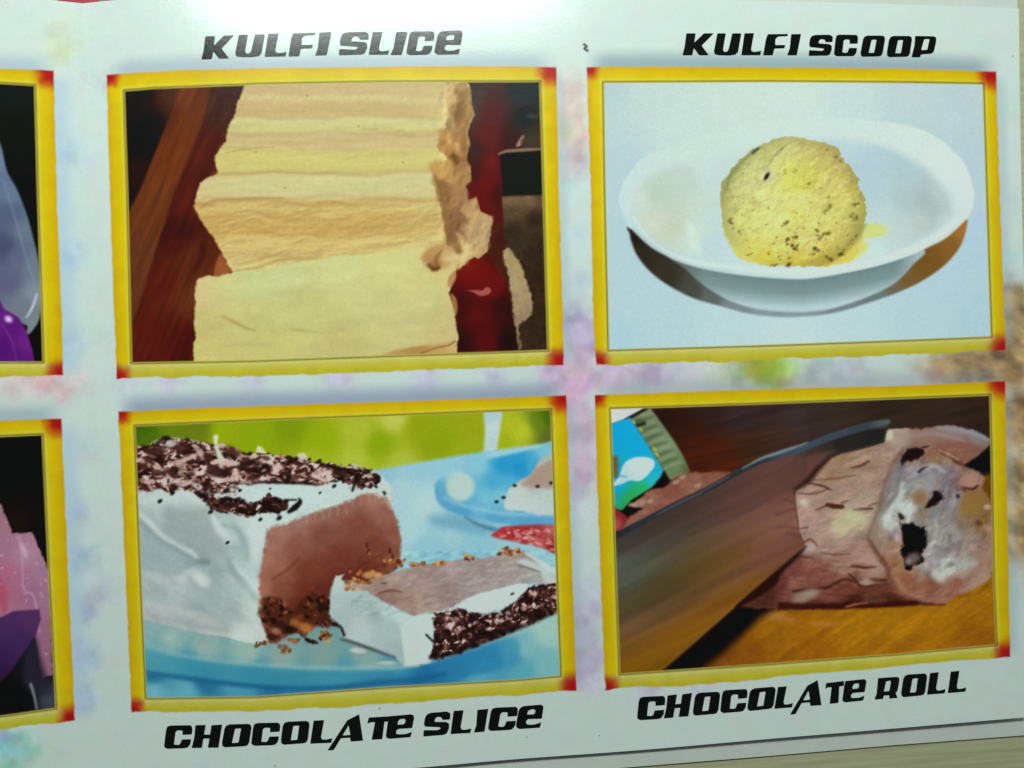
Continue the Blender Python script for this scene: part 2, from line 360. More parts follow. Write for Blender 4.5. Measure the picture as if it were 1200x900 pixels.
    p.fill(d([(255, 738), (330, 712), (450, 690), (560, 680), (640, 660), (640, 740)]), [(455, 412, 190, 150, 92), (490, 406, 184, 140, 80), (528, 405, 206, 172, 110), (515, 412, 200, 160, 96)], soft=2, smooth=False)
    p.stroke(d([(460, 728), (540, 700), (600, 688), (636, 668)]), 1.6, (136, 92, 46), soft=1.6, alpha=0.8)
    p.fill(d([(465, 235), (490, 195), (545, 168), (610, 180), (650, 235), (600, 275), (535, 298), (490, 275)]), [(500, 303, 188, 140, 90), (508, 312, 168, 118, 70), (512, 293, 200, 154, 100), (525, 300, 212, 176, 120), (535, 297, 218, 190, 134)], soft=4, rough=1.5, rs=7)
    p.stroke(d([(478, 245), (492, 208), (530, 182), (585, 176), (620, 196)]), [2, 4, 5, 4, 2], (194, 146, 92), soft=4, alpha=0.8)
    p.stroke(d([(565, 198), (545, 222), (538, 255), (548, 280)]), [1.5, 3.5, 4.5, 3], (136, 88, 46), soft=3.5, alpha=0.85)
    p.stroke(d([(500, 270), (525, 290), (550, 284)]), [3, 5, 3], (84, 48, 24), soft=3, alpha=0.85)
    p.stroke(d([(590, 235), (640, 232), (690, 214), (715, 208)]), [3, 6, 6, 3], (226, 200, 146), soft=4, alpha=0.8)
    p.fill(d([(605, 330), (636, 300), (640, 340), (612, 385), (598, 370)]), (186, 138, 92), soft=2)
    p.fill(d([(615, 420), (640, 440), (650, 490), (640, 530), (625, 480)]), (158, 110, 66), soft=2)
    p.fill(d([(705, 402), (740, 400), (775, 402), (800, 385), (822, 395), (815, 418), (770, 430), (735, 412)]), (168, 88, 78), soft=1.5)

# ---- print 2: scoop in a bowl
def pic_scoop(p, base):
    a, b, c, d = [lambda q, o=o: Z(o[0], o[1], 5.0, q) for o in ((700, 90), (930, 90), (700, 250), (930, 250))]
    W = (slice(None), slice(None))
    BW = part(base + 1, 'printed_bowl', base); SP = part(base + 2, 'printed_kulfi_scoop', base); SH = part(base + 3, 'printed_bowl_shadow', base)
    p.put(W, np.ones(p.X.shape), [(712, 105, 182, 208, 208), (712, 200, 180, 206, 210), (760, 110, 192, 216, 208), (800, 140, 196, 219, 211), (850, 110, 200, 221, 210), (930, 110, 201, 222, 211), (940, 150, 199, 221, 214), (1000, 120, 194, 216, 212), (1060, 110, 187, 208, 208), (1090, 140, 183, 206, 207), (1140, 110, 182, 204, 206), (1150, 180, 178, 202, 208),
        (715, 300, 176, 206, 210), (715, 400, 168, 202, 212), (780, 390, 176, 206, 210), (850, 390, 182, 210, 211), (930, 395, 186, 212, 212), (1000, 385, 180, 208, 212), (1080, 380, 174, 203, 212), (1155, 385, 166, 198, 212), (1155, 300, 170, 200, 211), (1100, 330, 172, 202, 212), (740, 350, 176, 206, 212)])
    # cast shadow
    sh = c([(194, 84), (190, 122), (200, 168), (232, 245), (300, 332), (400, 412), (550, 492), (700, 538), (900, 590), (1080, 608), (1180, 606)]) + d([(150, 598), (300, 568), (450, 520), (600, 468), (750, 398), (880, 308), (965, 212), (1005, 120), (1016, 34), (960, 60), (700, 180)]) + c([(900, 330), (450, 220)])
    p.fill(sh, [(738, 275, 34, 28, 22), (752, 300, 46, 40, 30), (780, 325, 52, 48, 36), (810, 342, 70, 70, 62), (830, 350, 92, 98, 94), (860, 362, 118, 136, 136), (900, 370, 128, 148, 150), (940, 370, 130, 150, 152), (990, 362, 110, 128, 134), (1030, 348, 104, 116, 118), (1050, 340, 108, 100, 76), (1065, 330, 112, 88, 44), (1090, 310, 116, 82, 32), (1115, 290, 130, 90, 38), (1128, 270, 156, 106, 50), (1080, 305, 112, 80, 32)],
           soft=2.2, idn=SH)
    # bowl wall below the rim
    wall = c([(430, 240), (520, 330), (610, 412), (750, 500), (900, 553), (1050, 574), (1190, 579)]) + d([(100, 575), (220, 560), (400, 503), (560, 430), (640, 368), (700, 300), (770, 220), (600, 200)]) + c([(900, 300)])
    def wallc(x, y):
        rim = interp(RIMO, x)
        t = np.clip((y - rim) / 34.0, 0, 1)
        k = [0, .12, .5, .8, 1]
        cs = [(106, 128, 130), (110, 134, 134), (122, 146, 146), (152, 178, 178), (176, 200, 202)]
        o = np.stack([np.interp(t, k, [q[i] for q in cs]) for i in range(3)], -1) / 255
        l = np.clip((825 - x) / 30, 0, 1)[..., None]
        o = o * (1 - l) + l * np.array([96, 100, 92]) / 255
        r = np.clip((x - 1050) / 25, 0, 1)[..., None] * 0.8
        return o * (1 - r) + r * np.array([168, 188, 190]) / 255
    RIMO = c([(180, 74), (300, 188), (400, 248), (500, 292), (650, 332), (800, 357), (1000, 378), (1200, 386)]) + d([(200, 368), (400, 330), (550, 292), (700, 240), (800, 194), (900, 140), (1015, 34)])
    p.fill(wall, wallc, soft=2.0, idn=BW)
    # rim ring
    RIMO = [tuple(q) for q in smooth_pts(RIMO, False, 4)]
    rim = a([(128, 740), (134, 680), (150, 625), (182, 575), (260, 482), (400, 418), (560, 360), (800, 290)]) + b([(100, 240), (350, 250), (520, 262), (700, 292), (850, 362), (940, 440), (1000, 505), (1040, 600), (1057, 680), (1052, 760)]) + [(1138, 246), (1134, 256)] + list(reversed([(x, y) for x, y in RIMO]))
    p.fill(rim, [(735, 215, 200, 221, 216), (728, 240, 198, 220, 220), (760, 185, 199, 221, 214), (800, 170, 199, 221, 212), (900, 150, 200, 222, 212), (1000, 150, 200, 222, 214), (1070, 165, 206, 224, 216), (1110, 190, 208, 225, 216), (1130, 225, 206, 224, 218), (1120, 262, 202, 222, 220), (1080, 285, 200, 222, 222), (1020, 305, 204, 226, 224), (960, 318, 206, 228, 226), (900, 316, 200, 224, 222), (830, 305, 190, 216, 216), (780, 285, 184, 210, 212), (750, 262, 190, 214, 216)],
           soft=1.8, idn=BW, alpha=0.9)
    # inside
    inner = a([(208, 700), (260, 620), (350, 560), (480, 520), (640, 490), (800, 450)]) + b([(200, 370), (320, 372), (500, 400), (640, 455), (760, 530), (850, 620), (915, 700), (930, 780)]) + d([(935, 20), (820, 118), (700, 178), (600, 222), (450, 268), (300, 300), (100, 315)]) + c([(1150, 318), (950, 314), (800, 300), (650, 284), (550, 262), (450, 226), (350, 174), (260, 96), (215, 20)])
    p.fill(inner, [(752, 235, 198, 216, 202), (770, 228, 184, 204, 186), (785, 240, 188, 206, 188), (790, 265, 194, 204, 180), (768, 258, 200, 212, 192), (800, 215, 188, 208, 196), (815, 245, 196, 214, 198), (812, 275, 198, 220, 206), (830, 255, 190, 216, 210), (835, 285, 186, 212, 214), (840, 215, 194, 216, 210), (830, 195, 196, 218, 212), (860, 305, 190, 216, 216), (1000, 170, 184, 210, 212), (1010, 190, 174, 202, 212), (1030, 185, 176, 202, 208), (1060, 200, 172, 198, 200), (1025, 225, 176, 204, 210), (1060, 235, 172, 194, 194), (1085, 235, 164, 184, 182), (1095, 250, 168, 186, 182), (1080, 262, 180, 198, 190), (1100, 225, 178, 198, 196), (1060, 265, 186, 206, 202), (1035, 270, 190, 212, 206), (1020, 295, 194, 220, 214), (1040, 250, 184, 206, 204), (1105, 258, 186, 204, 200)],
           soft=9.0, smooth=True, idn=BW)
    p.fill(c([(530, 40), (570, 80), (605, 215), (560, 220), (530, 130)]), (204, 226, 210), soft=4, alpha=0.8)
    p.stroke(b([(230, 350), (400, 352), (560, 392), (700, 470)]), [2, 5, 7, 4], (202, 222, 214), soft=5, alpha=0.55)
    p.stroke(c([(215, 30), (300, 150), (420, 228), (560, 280), (800, 318), (1000, 336), (1150, 342)]) + d([(100, 338), (300, 318), (500, 278), (700, 206), (850, 128), (980, 24)]), [2, 3, 4, 5, 6, 7, 8, 8, 8, 7, 7, 7, 4], (207, 229, 226), soft=3, alpha=0.75)
    # scoop with drip
    p.fill(d([(390, 70), (450, 58), (510, 66), (545, 90), (530, 125), (470, 140), (400, 140)]), (214, 210, 128), soft=3.5, idn=SP)
    p.fill(d([(350, 160), (410, 165), (440, 195), (400, 240), (340, 280), (300, 285)]), (220, 208, 118), soft=4, idn=SP)
    out = [(845, 250), (845, 232), (846, 216), (852, 204), (863, 191), (876, 180), (890, 171), (903, 164), (918, 161), (932, 160), (948, 163), (962, 167), (974, 170), (984, 177), (988, 188), (996, 196), (1004, 207), (1008, 220), (1014, 236), (1016, 246), (1013, 258), (1012, 276), (1006, 292), (995, 306), (975, 311), (940, 313), (905, 311), (880, 307), (864, 301), (853, 284), (847, 268)]
    p.fill(out, [(850, 225, 190, 184, 116), (852, 250, 206, 194, 118), (855, 280, 206, 196, 116), (865, 200, 188, 182, 118), (880, 188, 196, 190, 126), (895, 178, 200, 190, 122), (920, 168, 208, 196, 128), (945, 172, 206, 188, 116), (970, 178, 200, 176, 106), (985, 195, 204, 180, 106), (1000, 215, 206, 182, 104), (1008, 245, 214, 198, 104), (1005, 275, 212, 192, 104), (995, 298, 222, 198, 92),
        (880, 215, 208, 198, 134), (900, 205, 212, 202, 140), (925, 215, 216, 204, 108), (930, 195, 210, 200, 118), (950, 210, 212, 196, 112), (970, 220, 214, 196, 114), (940, 235, 222, 208, 128), (900, 235, 214, 204, 136), (870, 240, 212, 202, 128), (880, 265, 220, 208, 124), (910, 260, 226, 214, 140), (935, 255, 226, 206, 112), (960, 255, 220, 202, 120), (980, 250, 218, 200, 116), (985, 275, 220, 198, 110), (950, 280, 222, 200, 122), (915, 285, 224, 206, 116), (880, 290, 222, 204, 102), (900, 303, 224, 202, 86), (940, 308, 226, 196, 84), (970, 304, 224, 194, 86)],
        soft=1.6, idn=SP, rough=1.4, rs=6)
    ins = lambda x, y: sstep(1.0, 0.93, np.hypot((x - 930) / 83, (y - 237) / 75))
    p.modulate(W, 0.05, lambda x, y: fbm(x, y, 8, 6, seed=71, octv=3, ang=-30) * ins(x, y))
    p.modulate(W, 0.03, lambda x, y: fbm(x, y, 3, 3, seed=74, octv=2) * ins(x, y))
    p.fill(b([(0, 500), (60, 470), (150, 520), (170, 600), (60, 680), (-20, 640), (-60, 560)]), (212, 202, 92), soft=6, alpha=0.45)
    p.stroke([(851, 222), (856, 206), (868, 192), (880, 181), (892, 173)], [2, 3, 3, 3, 1], (150, 146, 84), soft=2.5, alpha=0.7)
    p.stroke([(882, 179), (888, 174)], 3.2, (84, 72, 52), soft=1.6, alpha=0.85)
    p.stroke([(905, 186), (912, 178), (922, 170)], [1, 3, 1], (156, 144, 98), soft=2, alpha=0.8)
    p.stroke([(895, 200), (905, 188)], [1, 2], (160, 148, 98), soft=2, alpha=0.7)
    p.blob(899, 206, 6, 7.5, (196, 184, 154), 30, 0.6, 0.8)
    p.blob(898.5, 206.5, 2.3, 5.2, (44, 36, 26), 32, 0.5)
    for q, w, col in (([(971, 176), (978, 184), (984, 188)], 2.6, (132, 104, 70)), ([(945, 216), (951, 214)], 2.4, (134, 124, 36)), ([(968, 246), (973, 242)], 3.0, (122, 104, 40)),
                      ([(1002, 240), (1008, 238)], 2.6, (128, 102, 56)), ([(965, 231), (972, 231)], 2, (150, 132, 56)), ([(855, 256), (858, 263)], 2.8, (104, 76, 50)), ([(860, 268), (868, 274)], 1.6, (120, 96, 50)),
                      ([(918, 262), (922, 260)], 2.6, (110, 90, 44)), ([(918, 278), (924, 281)], 2.4, (92, 72, 36)), ([(930, 279), (936, 276)], 2.6, (96, 76, 34)), ([(926, 287), (934, 288)], 3.0, (84, 64, 32)), ([(931, 291), (933, 293)], 2.6, (82, 60, 30)), ([(917, 285), (924, 286)], 1.8, (110, 86, 44)),
                      ([(874, 298), (880, 297)], 1.6, (128, 110, 46)), ([(905, 311), (911, 311)], 2, (108, 80, 40)), ([(922, 310), (930, 310)], 2.4, (84, 56, 34)), ([(998, 252), (1004, 257)], 3.6, (92, 72, 38)), ([(955, 267), (958, 272)], 2.0, (110, 90, 40)), ([(958, 275), (961, 282)], 2.0, (100, 80, 40)), ([(965, 276), (973, 272)], 3.0, (98, 76, 38)), ([(954, 291), (960, 294)], 3.6, (74, 56, 28)), ([(948, 299), (956, 297)], 1.8, (130, 110, 60)),
                      ([(966, 301), (974, 304)], 3.2, (96, 84, 26)), ([(984, 299), (987, 296)], 3.0, (92, 78, 30)), ([(996, 283), (1004, 276)], 1.6, (134, 112, 60)), ([(990, 290), (1003, 278)], 1.4, (150, 124, 66)), ([(941, 221), (953, 218)], 1.4, (140, 132, 40)), ([(928, 200), (934, 206)], 1.6, (160, 148, 70)), ([(938, 226), (952, 238)], 1.4, (176, 158, 84)), ([(919, 197), (921, 203)], 2, (172, 162, 70))):
        rs = random.Random(int(q[0][0] * 7 + q[0][1]))
        q0, q1 = np.array(q[0]), np.array(q[-1])
        for k in range(4):
            t = rs.uniform(-0.1, 1.1); cx, cy = q0 + (q1 - q0) * t + np.array([rs.uniform(-1.2, 1.2), rs.uniform(-1.2, 1.2)])
            p.blob(cx, cy, w * rs.uniform(0.5, 1.1), w * rs.uniform(0.35, 0.7), tuple(u * 0.8 + v_ * 0.2 for u, v_ in zip(col, (190, 176, 90))), rs.uniform(-60, 20), 0.9, 0.75)
    p.modulate(W, 0.032, lambda x, y: relief(x, y, 12, 9, seed=77, octv=3, ang=-30) * ins(x, y))
    def ball(x, y):
        u, v = (x - 930) / 85, (y - 237) / 77
        r = np.hypot(u, v)
        return (-0.20 * sstep(0.72, 1.02, r) * np.clip(0.35 + 0.9 * u + 0.35 * v, 0, 1) - 0.16 * sstep(0.80, 1.02, r) * np.clip(-u * 0.9 - v * 0.6, 0, 1) + 0.035 * sstep(0.75, 0.1, np.hypot(u + 0.25, v + 0.25))) * (p.I[W] == SP) * sstep(1.10, 1.02, r)
    p.modulate(W, 1.0, ball)
    rs = random.Random(77)
    for k in range(70):
        an = rs.uniform(0, 6.28); rr_ = rs.uniform(0.1, 0.92) ** 0.7
        cx, cy = 930 + 80 * rr_ * math.cos(an), 240 + 70 * rr_ * math.sin(an)
        if cx < 915 and cy < 235: continue
        L = rs.uniform(2, 7); th = rs.gauss(-0.5, 0.6)
        q = [(cx - L * math.cos(th), cy - L * math.sin(th)), (cx + rs.uniform(-1, 1), cy + rs.uniform(-1, 1)), (cx + L * math.cos(th), cy + L * math.sin(th))]
        p.stroke(q, [0.6, rs.uniform(1.2, 2.4), 0.6], rs.choice([(206, 190, 70), (198, 178, 76), (236, 226, 156), (180, 160, 78), (228, 216, 140)]), soft=2, alpha=0.6)
    po = np.array(out)
    p.flakes(70, po * 0.86 + np.array([930, 245]) * 0.14, (0.7, 1.9), (1.2, 2.6), (-30, 40), [(150, 132, 60), (128, 108, 56), (166, 146, 70), (186, 168, 92)], 8, 0.75)
    p.flakes(40, [(870, 262), (1004, 252), (1000, 296), (960, 308), (880, 302)], (0.8, 2.0), (1.2, 2.6), (-30, 40), [(110, 88, 40), (140, 116, 56), (240, 224, 150)], 9, 0.75)

# ---- print 3: frosted chocolate cake and a cut slice
def pic_choc_slice(p, base):
    a = lambda q: Z(150, 480, 4.8, q)
    b = lambda q: Z(400, 475, 4.615, q)
    c = lambda q: Z(150, 640, 4.8, q)
    d = lambda q: Z(400, 640, 4.615, q)
    W = (slice(None), slice(None))
    CK = part(base + 1, 'printed_cake', base); FL_ = part(base + 2, 'printed_chocolate_shavings', base); SL = part(base + 3, 'printed_cake_slice', base)
    PT = part(base + 4, 'printed_blue_plate', base); P2 = part(base + 5, 'printed_far_plate', base); TB = part(base + 6, 'printed_blue_tabletop', base); NP = part(base + 7, 'printed_red_napkin', base)
    # garden
    p.put(W, np.ones(p.X.shape), [(165, 505, 84, 120, 16), (175, 515, 96, 130, 18), (200, 500, 120, 146, 30), (235, 500, 122, 140, 40), (260, 505, 156, 180, 26), (300, 510, 150, 176, 20), (340, 500, 138, 164, 24), (380, 515, 156, 182, 26), (370, 545, 168, 188, 60), (420, 505, 176, 192, 76), (415, 540, 178, 196, 84), (462, 490, 192, 204, 110), (445, 520, 148, 176, 26), (470, 545, 178, 194, 90), (490, 500, 154, 174, 30), (510, 520, 150, 172, 30), (560, 500, 160, 176, 40), (550, 530, 158, 178, 40), (600, 500, 178, 194, 56), (612, 505, 188, 200, 70), (632, 495, 120, 146, 44), (643, 490, 84, 122, 22), (645, 515, 108, 124, 70), (590, 520, 166, 184, 40)])
    p.fill(b([(768, 20), (876, 20), (860, 120), (840, 260), (768, 262), (776, 140)]), [(575, 485, 176, 206, 218), (580, 500, 192, 218, 226), (575, 525, 184, 212, 220)], soft=3, smooth=False)
    # table
    p.fill(b([(160, 352), (300, 330), (430, 306), (600, 276), (770, 250), (900, 232), (1050, 212), (1180, 196), (1180, 1300), (-500, 1300), (-100, 500)]),
           [(450, 555, 164, 206, 220), (490, 548, 168, 212, 226), (530, 540, 166, 212, 226), (470, 575, 184, 218, 222), (500, 590, 194, 224, 222), (480, 620, 186, 220, 222), (500, 645, 162, 208, 220), (560, 640, 158, 206, 218), (530, 625, 176, 214, 220), (590, 530, 176, 218, 228), (630, 523, 184, 220, 226), (640, 540, 120, 196, 222), (560, 550, 150, 208, 226), (540, 610, 150, 198, 212), (600, 640, 170, 210, 220), (520, 660, 150, 200, 216)],
           soft=3, smooth=False, idn=TB)
    p.fill(b([(480, 600), (620, 600), (780, 640), (830, 670), (760, 695), (600, 670), (500, 650)]), (134, 184, 202), soft=8, alpha=0.8)
    # far plate
    p.fill(b([(510, 440), (540, 385), (640, 335), (760, 300), (900, 268), (1050, 235), (1180, 220), (1180, 650), (900, 642), (780, 620), (650, 592), (560, 552), (520, 500)]),
           [(515, 575, 120, 186, 212), (530, 555, 172, 214, 224), (560, 546, 158, 210, 226), (590, 545, 66, 172, 214), (610, 548, 56, 166, 212), (580, 565, 96, 186, 218), (600, 570, 104, 190, 220), (570, 585, 140, 204, 222), (590, 582, 156, 210, 220), (625, 545, 96, 184, 218), (640, 530, 150, 206, 224), (560, 595, 130, 196, 218), (530, 590, 112, 182, 212), (545, 600, 104, 176, 210), (580, 607, 110, 178, 212), (620, 610, 112, 178, 214), (645, 610, 116, 180, 214)],
           soft=3, idn=P2)
    p.blob(539.5, 570.5, 16.5, 17, (196, 221, 214), 0, 0.25)
    p.stroke(b([(560, 500), (640, 535), (760, 565), (900, 585), (1150, 592)]), [2, 3, 4, 4, 4], (168, 212, 224), soft=4, alpha=0.8)
    p.stroke(b([(515, 430), (525, 505), (580, 555), (680, 585)]), [2, 5, 5, 3], (112, 176, 208), soft=4, alpha=0.8)
    p.stroke(b([(670, 605), (740, 645), (830, 672), (900, 678)]), [1, 3, 4, 2], (86, 138, 166), soft=3, alpha=0.85)
    p.fill(b([(1180, 272), (1110, 275), (1072, 292), (1030, 365), (960, 410), (905, 455), (880, 545), (940, 566), (1180, 576)]), [(640, 540, 190, 198, 190), (630, 560, 188, 174, 160), (640, 580, 198, 214, 208), (605, 585, 206, 220, 214), (620, 595, 204, 220, 216), (645, 595, 200, 216, 212)], soft=2, rough=1, rs=6)
    p.fill(b([(1150, 300), (1060, 340), (1020, 390), (975, 430), (1060, 442), (1150, 440)]), (184, 164, 150), soft=3, alpha=0.8)
    for x, y in ((582, 588), (590, 583), (603, 569), (630, 570), (646, 566)): p.blob(x, y, 2.6, 2.0, (60, 56, 66), 0, 0.6, 0.85)
    # napkin
    p.fill(b([(815, 708), (850, 675), (900, 655), (1180, 655), (1180, 800), (1090, 772), (1010, 750), (930, 735)]), [(585, 625, 190, 80, 84), (600, 622, 176, 56, 62), (630, 622, 178, 70, 76), (645, 620, 196, 120, 122), (600, 632, 186, 72, 70), (630, 635, 200, 120, 116), (648, 640, 170, 64, 62), (620, 640, 206, 150, 144)], soft=2.5, idn=NP)
    p.flakes(90, b([(830, 700), (900, 665), (1150, 665), (1150, 790), (1020, 750)]), (1.2, 4.5), (1.5, 3), (12, 25), [(214, 176, 170), (166, 50, 56), (206, 120, 116), (186, 70, 70), (222, 200, 196)], 12, 0.75)
    # near plate
    p.fill(c([(60, 400), (300, 420), (700, 440), (1210, 400)]) + d([(600, 560), (800, 470), (1180, 340), (1210, 860), (0, 860)]) + c([(60, 860)]),
           [(172, 735, 138, 190, 210), (200, 748, 148, 194, 208), (240, 758, 146, 190, 202), (290, 765, 150, 194, 204), (330, 770, 140, 182, 194), (380, 768, 132, 176, 188), (430, 772, 136, 182, 196), (180, 768, 128, 188, 212), (220, 778, 76, 164, 202), (180, 782, 84, 166, 200), (300, 790, 70, 158, 198), (400, 795, 78, 164, 200), (460, 790, 86, 168, 206), (180, 792, 44, 124, 172), (240, 799, 48, 130, 178), (320, 806, 52, 132, 184), (180, 808, 118, 190, 222), (220, 812, 104, 182, 218), (280, 812, 84, 166, 208), (350, 808, 60, 146, 194), (420, 802, 64, 148, 200), (480, 795, 52, 138, 194), (510, 790, 48, 134, 192), (540, 780, 58, 144, 200), (580, 765, 64, 150, 204), (600, 770, 74, 158, 206), (615, 760, 130, 196, 218), (640, 740, 156, 208, 220), (640, 780, 126, 192, 214), (610, 790, 96, 178, 212), (560, 795, 92, 176, 212)],
           soft=2, smooth=False, idn=PT)
    p.stroke(c([(95, 582), (300, 622), (500, 652), (700, 672), (950, 688), (1200, 694)]) + d([(150, 664), (330, 660), (470, 628), (620, 582), (800, 520), (1000, 445), (1170, 378)]), [3, 4, 4, 5, 6, 6, 7, 8, 6, 5, 5, 5, 5], (160, 206, 220), soft=5, alpha=0.8)
    p.stroke(c([(95, 705), (250, 728), (400, 748), (600, 774), (800, 792), (1000, 797), (1200, 790)]) + d([(150, 740), (400, 720), (560, 690)]), [4, 4, 4, 4, 4, 4, 5, 7, 9, 6], (36, 112, 164), soft=5, alpha=0.75)
    p.fill(c([(60, 575), (300, 622), (500, 652), (700, 672), (950, 690), (1200, 696)]) + d([(150, 668), (330, 664), (470, 634), (620, 590), (800, 530), (900, 500), (960, 520), (940, 600), (800, 680), (560, 720), (300, 745), (0, 760)]) + c([(1000, 800), (700, 782), (400, 748), (60, 700)]),
           [(180, 778, 84, 166, 202), (240, 785, 72, 160, 198), (320, 794, 70, 158, 198), (400, 798, 74, 160, 200), (470, 792, 66, 152, 202), (520, 782, 56, 144, 200), (570, 768, 60, 150, 206), (600, 758, 84, 166, 212), (500, 795, 44, 130, 188)], soft=4, alpha=0.85, idn=PT)
    p.stroke(c([(95, 708), (250, 730), (400, 750), (600, 776), (800, 793), (1000, 798), (1200, 792)]) + d([(150, 742), (400, 722), (560, 690)]), [3, 4, 4, 4, 4, 4, 5, 6, 7, 4], (38, 116, 168), soft=3.5, alpha=0.7)
    # cake: white side
    face_l = [(313, 620), (311, 645), (305, 662), (303, 678), (304, 715)]
    side = a([(40, 330), (400, 300), (700, 300), (1000, 330), (1180, 360)]) + b([(60, 320), (200, 365), (235, 400), (272, 450), (282, 540), (250, 640)]) + c([(790, 300), (770, 420), (796, 548), (700, 550), (560, 512), (400, 490), (250, 455), (95, 416), (40, 400)])
    p.fill(side, [(165, 585, 196, 214, 210), (200, 578, 204, 220, 214), (225, 590, 200, 216, 210), (245, 600, 190, 206, 202), (175, 615, 182, 200, 200), (200, 615, 188, 206, 204), (225, 630, 184, 202, 200), (170, 650, 176, 194, 194), (200, 655, 186, 204, 202), (230, 660, 174, 192, 192), (255, 615, 206, 222, 216), (275, 620, 204, 222, 216), (285, 640, 190, 210, 206), (300, 620, 208, 226, 220), (290, 600, 208, 228, 222), (335, 595, 208, 228, 222), (360, 585, 208, 228, 222), (400, 580, 206, 224, 218), (440, 572, 204, 222, 214), (180, 690, 188, 202, 200), (215, 690, 196, 210, 206), (250, 680, 180, 198, 196), (280, 680, 192, 210, 206), (297, 690, 206, 222, 214), (190, 720, 194, 204, 202), (240, 735, 196, 208, 204), (290, 740, 206, 216, 210), (300, 715, 206, 220, 212), (270, 715, 188, 204, 202), (445, 560, 208, 224, 220), (240, 715, 180, 198, 196)],
           soft=1.6, smooth=False, idn=CK, rough=0.8, rs=7)
    wh = lambda x, y: (x < 312) & (y > 575) & (y < 756)
    p.modulate(W, 0.030, lambda x, y: fbm(x, y, 22, 10, seed=81, octv=3, ang=35) * wh(x, y))
    for q, w, col, al in ((a([(80, 610), (150, 660), (200, 720), (280, 760), (350, 800)]), [2, 4, 5, 5, 4], (212, 226, 222), .8), (a([(75, 640), (150, 690), (220, 760), (300, 800)]), [2, 4, 5, 3], (170, 188, 190), .7),
                          (a([(470, 600), (500, 660), (560, 740)]), [3, 5, 3], (216, 230, 226), .8), (a([(600, 650), (650, 740), (670, 800)]), [2, 5, 3], (184, 202, 202), .7),
                          (c([(260, 0), (330, 50), (440, 80)]), [2, 4, 2], (168, 186, 186), .7), (c([(560, 70), (610, 150), (680, 200), (720, 280)]), [3, 6, 6, 3], (178, 196, 196), .6), (c([(380, 150), (430, 200)]), [8, 10], (212, 224, 220), .7), (c([(270, 180), (310, 190)]), [5, 7], (206, 218, 214), .7),
                          (c([(80, 140), (180, 190), (250, 200)]), [2, 4, 2], (206, 216, 214), .6), (c([(620, 10), (690, 80), (730, 160)]), [2, 4, 2], (180, 198, 196), .5), (c([(420, 90), (450, 95)]), 3, (150, 164, 160), .8), (c([(110, 330), (300, 380), (500, 440)]), [3, 8, 4], (200, 206, 206), .6), (a([(200, 480), (300, 470), (390, 500), (450, 560)]), [2, 4, 4, 2], (212, 222, 214), .7)):
        p.stroke(q, [v * 1.5 for v in w] if isinstance(w, list) else w, col, soft=5, alpha=al)
    zi = lambda q: Z(160, 570, 4.74, q)
    p.fill(zi([(150, 110), (300, 120), (400, 150), (440, 250), (500, 330), (480, 390), (350, 385), (220, 320), (130, 240)]), (177, 192, 190), soft=9, alpha=0.8)
    p.fill(zi([(10, 60), (150, 30), (330, 40), (400, 120), (300, 110), (160, 100), (140, 200), (60, 150)]), (207, 221, 216), soft=8, alpha=0.8)
    p.fill(zi([(10, 210), (90, 280), (230, 370), (240, 480), (120, 470), (10, 440)]), (180, 196, 196), soft=10, alpha=0.7)
    for q, w, col, al in (([(15, 150), (70, 200), (120, 262), (200, 318), (300, 365), (335, 398)], [3, 5, 6, 5, 4, 2], (224, 236, 232), .9), ([(15, 190), (80, 250), (150, 310), (230, 352), (300, 394)], [3, 5, 5, 4, 2], (162, 178, 178), .75),
                          ([(425, 165), (455, 230), (500, 290), (520, 320)], [3, 5, 5, 2], (224, 236, 232), .85), ([(480, 215), (560, 240), (600, 320), (625, 385)], [2, 6, 7, 3], (172, 192, 191), .75), ([(640, 190), (660, 300), (650, 420)], [6, 12, 8], (218, 232, 228), .6),
                          ([(545, 420), (575, 470), (630, 530), (690, 600)], [3, 6, 6, 3], (222, 234, 230), .8), ([(505, 405), (540, 480), (600, 545), (660, 630)], [3, 7, 6, 3], (172, 188, 187), .75), ([(340, 415), (395, 418)], [4, 4], (150, 164, 160), .8),
                          ([(340, 500), (370, 525)], [9, 10], (222, 232, 228), .8), ([(235, 515), (300, 470)], [6, 5], (212, 224, 220), .7), ([(20, 480), (130, 500), (200, 520)], [3, 6, 3], (206, 216, 213), .6), ([(60, 650), (250, 700), (450, 740)], [4, 8, 5], (206, 212, 208), .6), ([(100, 720), (300, 765), (500, 800)], [2, 4, 2], (176, 186, 186), .6)):
        p.stroke(zi(q), w, col, soft=4.5, alpha=al)
    p.modulate(W, 0.016, lambda x, y: relief(x, y, 60, 26, seed=83, octv=3, ang=40) * wh(x, y))
    p.modulate(W, -0.05, lambda x, y: sstep(300, 270, x) * sstep(580, 600, y) * sstep(750, 735, y) * (p.C.min(-1) > 0.6))
    # cut face
    face = a([(790, 672), (830, 655), (900, 640), (980, 598), (1100, 560), (1200, 530)]) + b([(60, 506), (110, 486), (180, 480), (240, 500), (272, 560), (300, 625), (318, 700), (322, 800)]) + d([(322, 0), (320, 100), (250, 160), (100, 200), (0, 190)]) + c([(1165, 180), (1140, 260), (1130, 400), (1060, 460), (900, 500), (840, 545), (796, 540), (742, 380), (735, 180), (748, 100), (770, 0)])
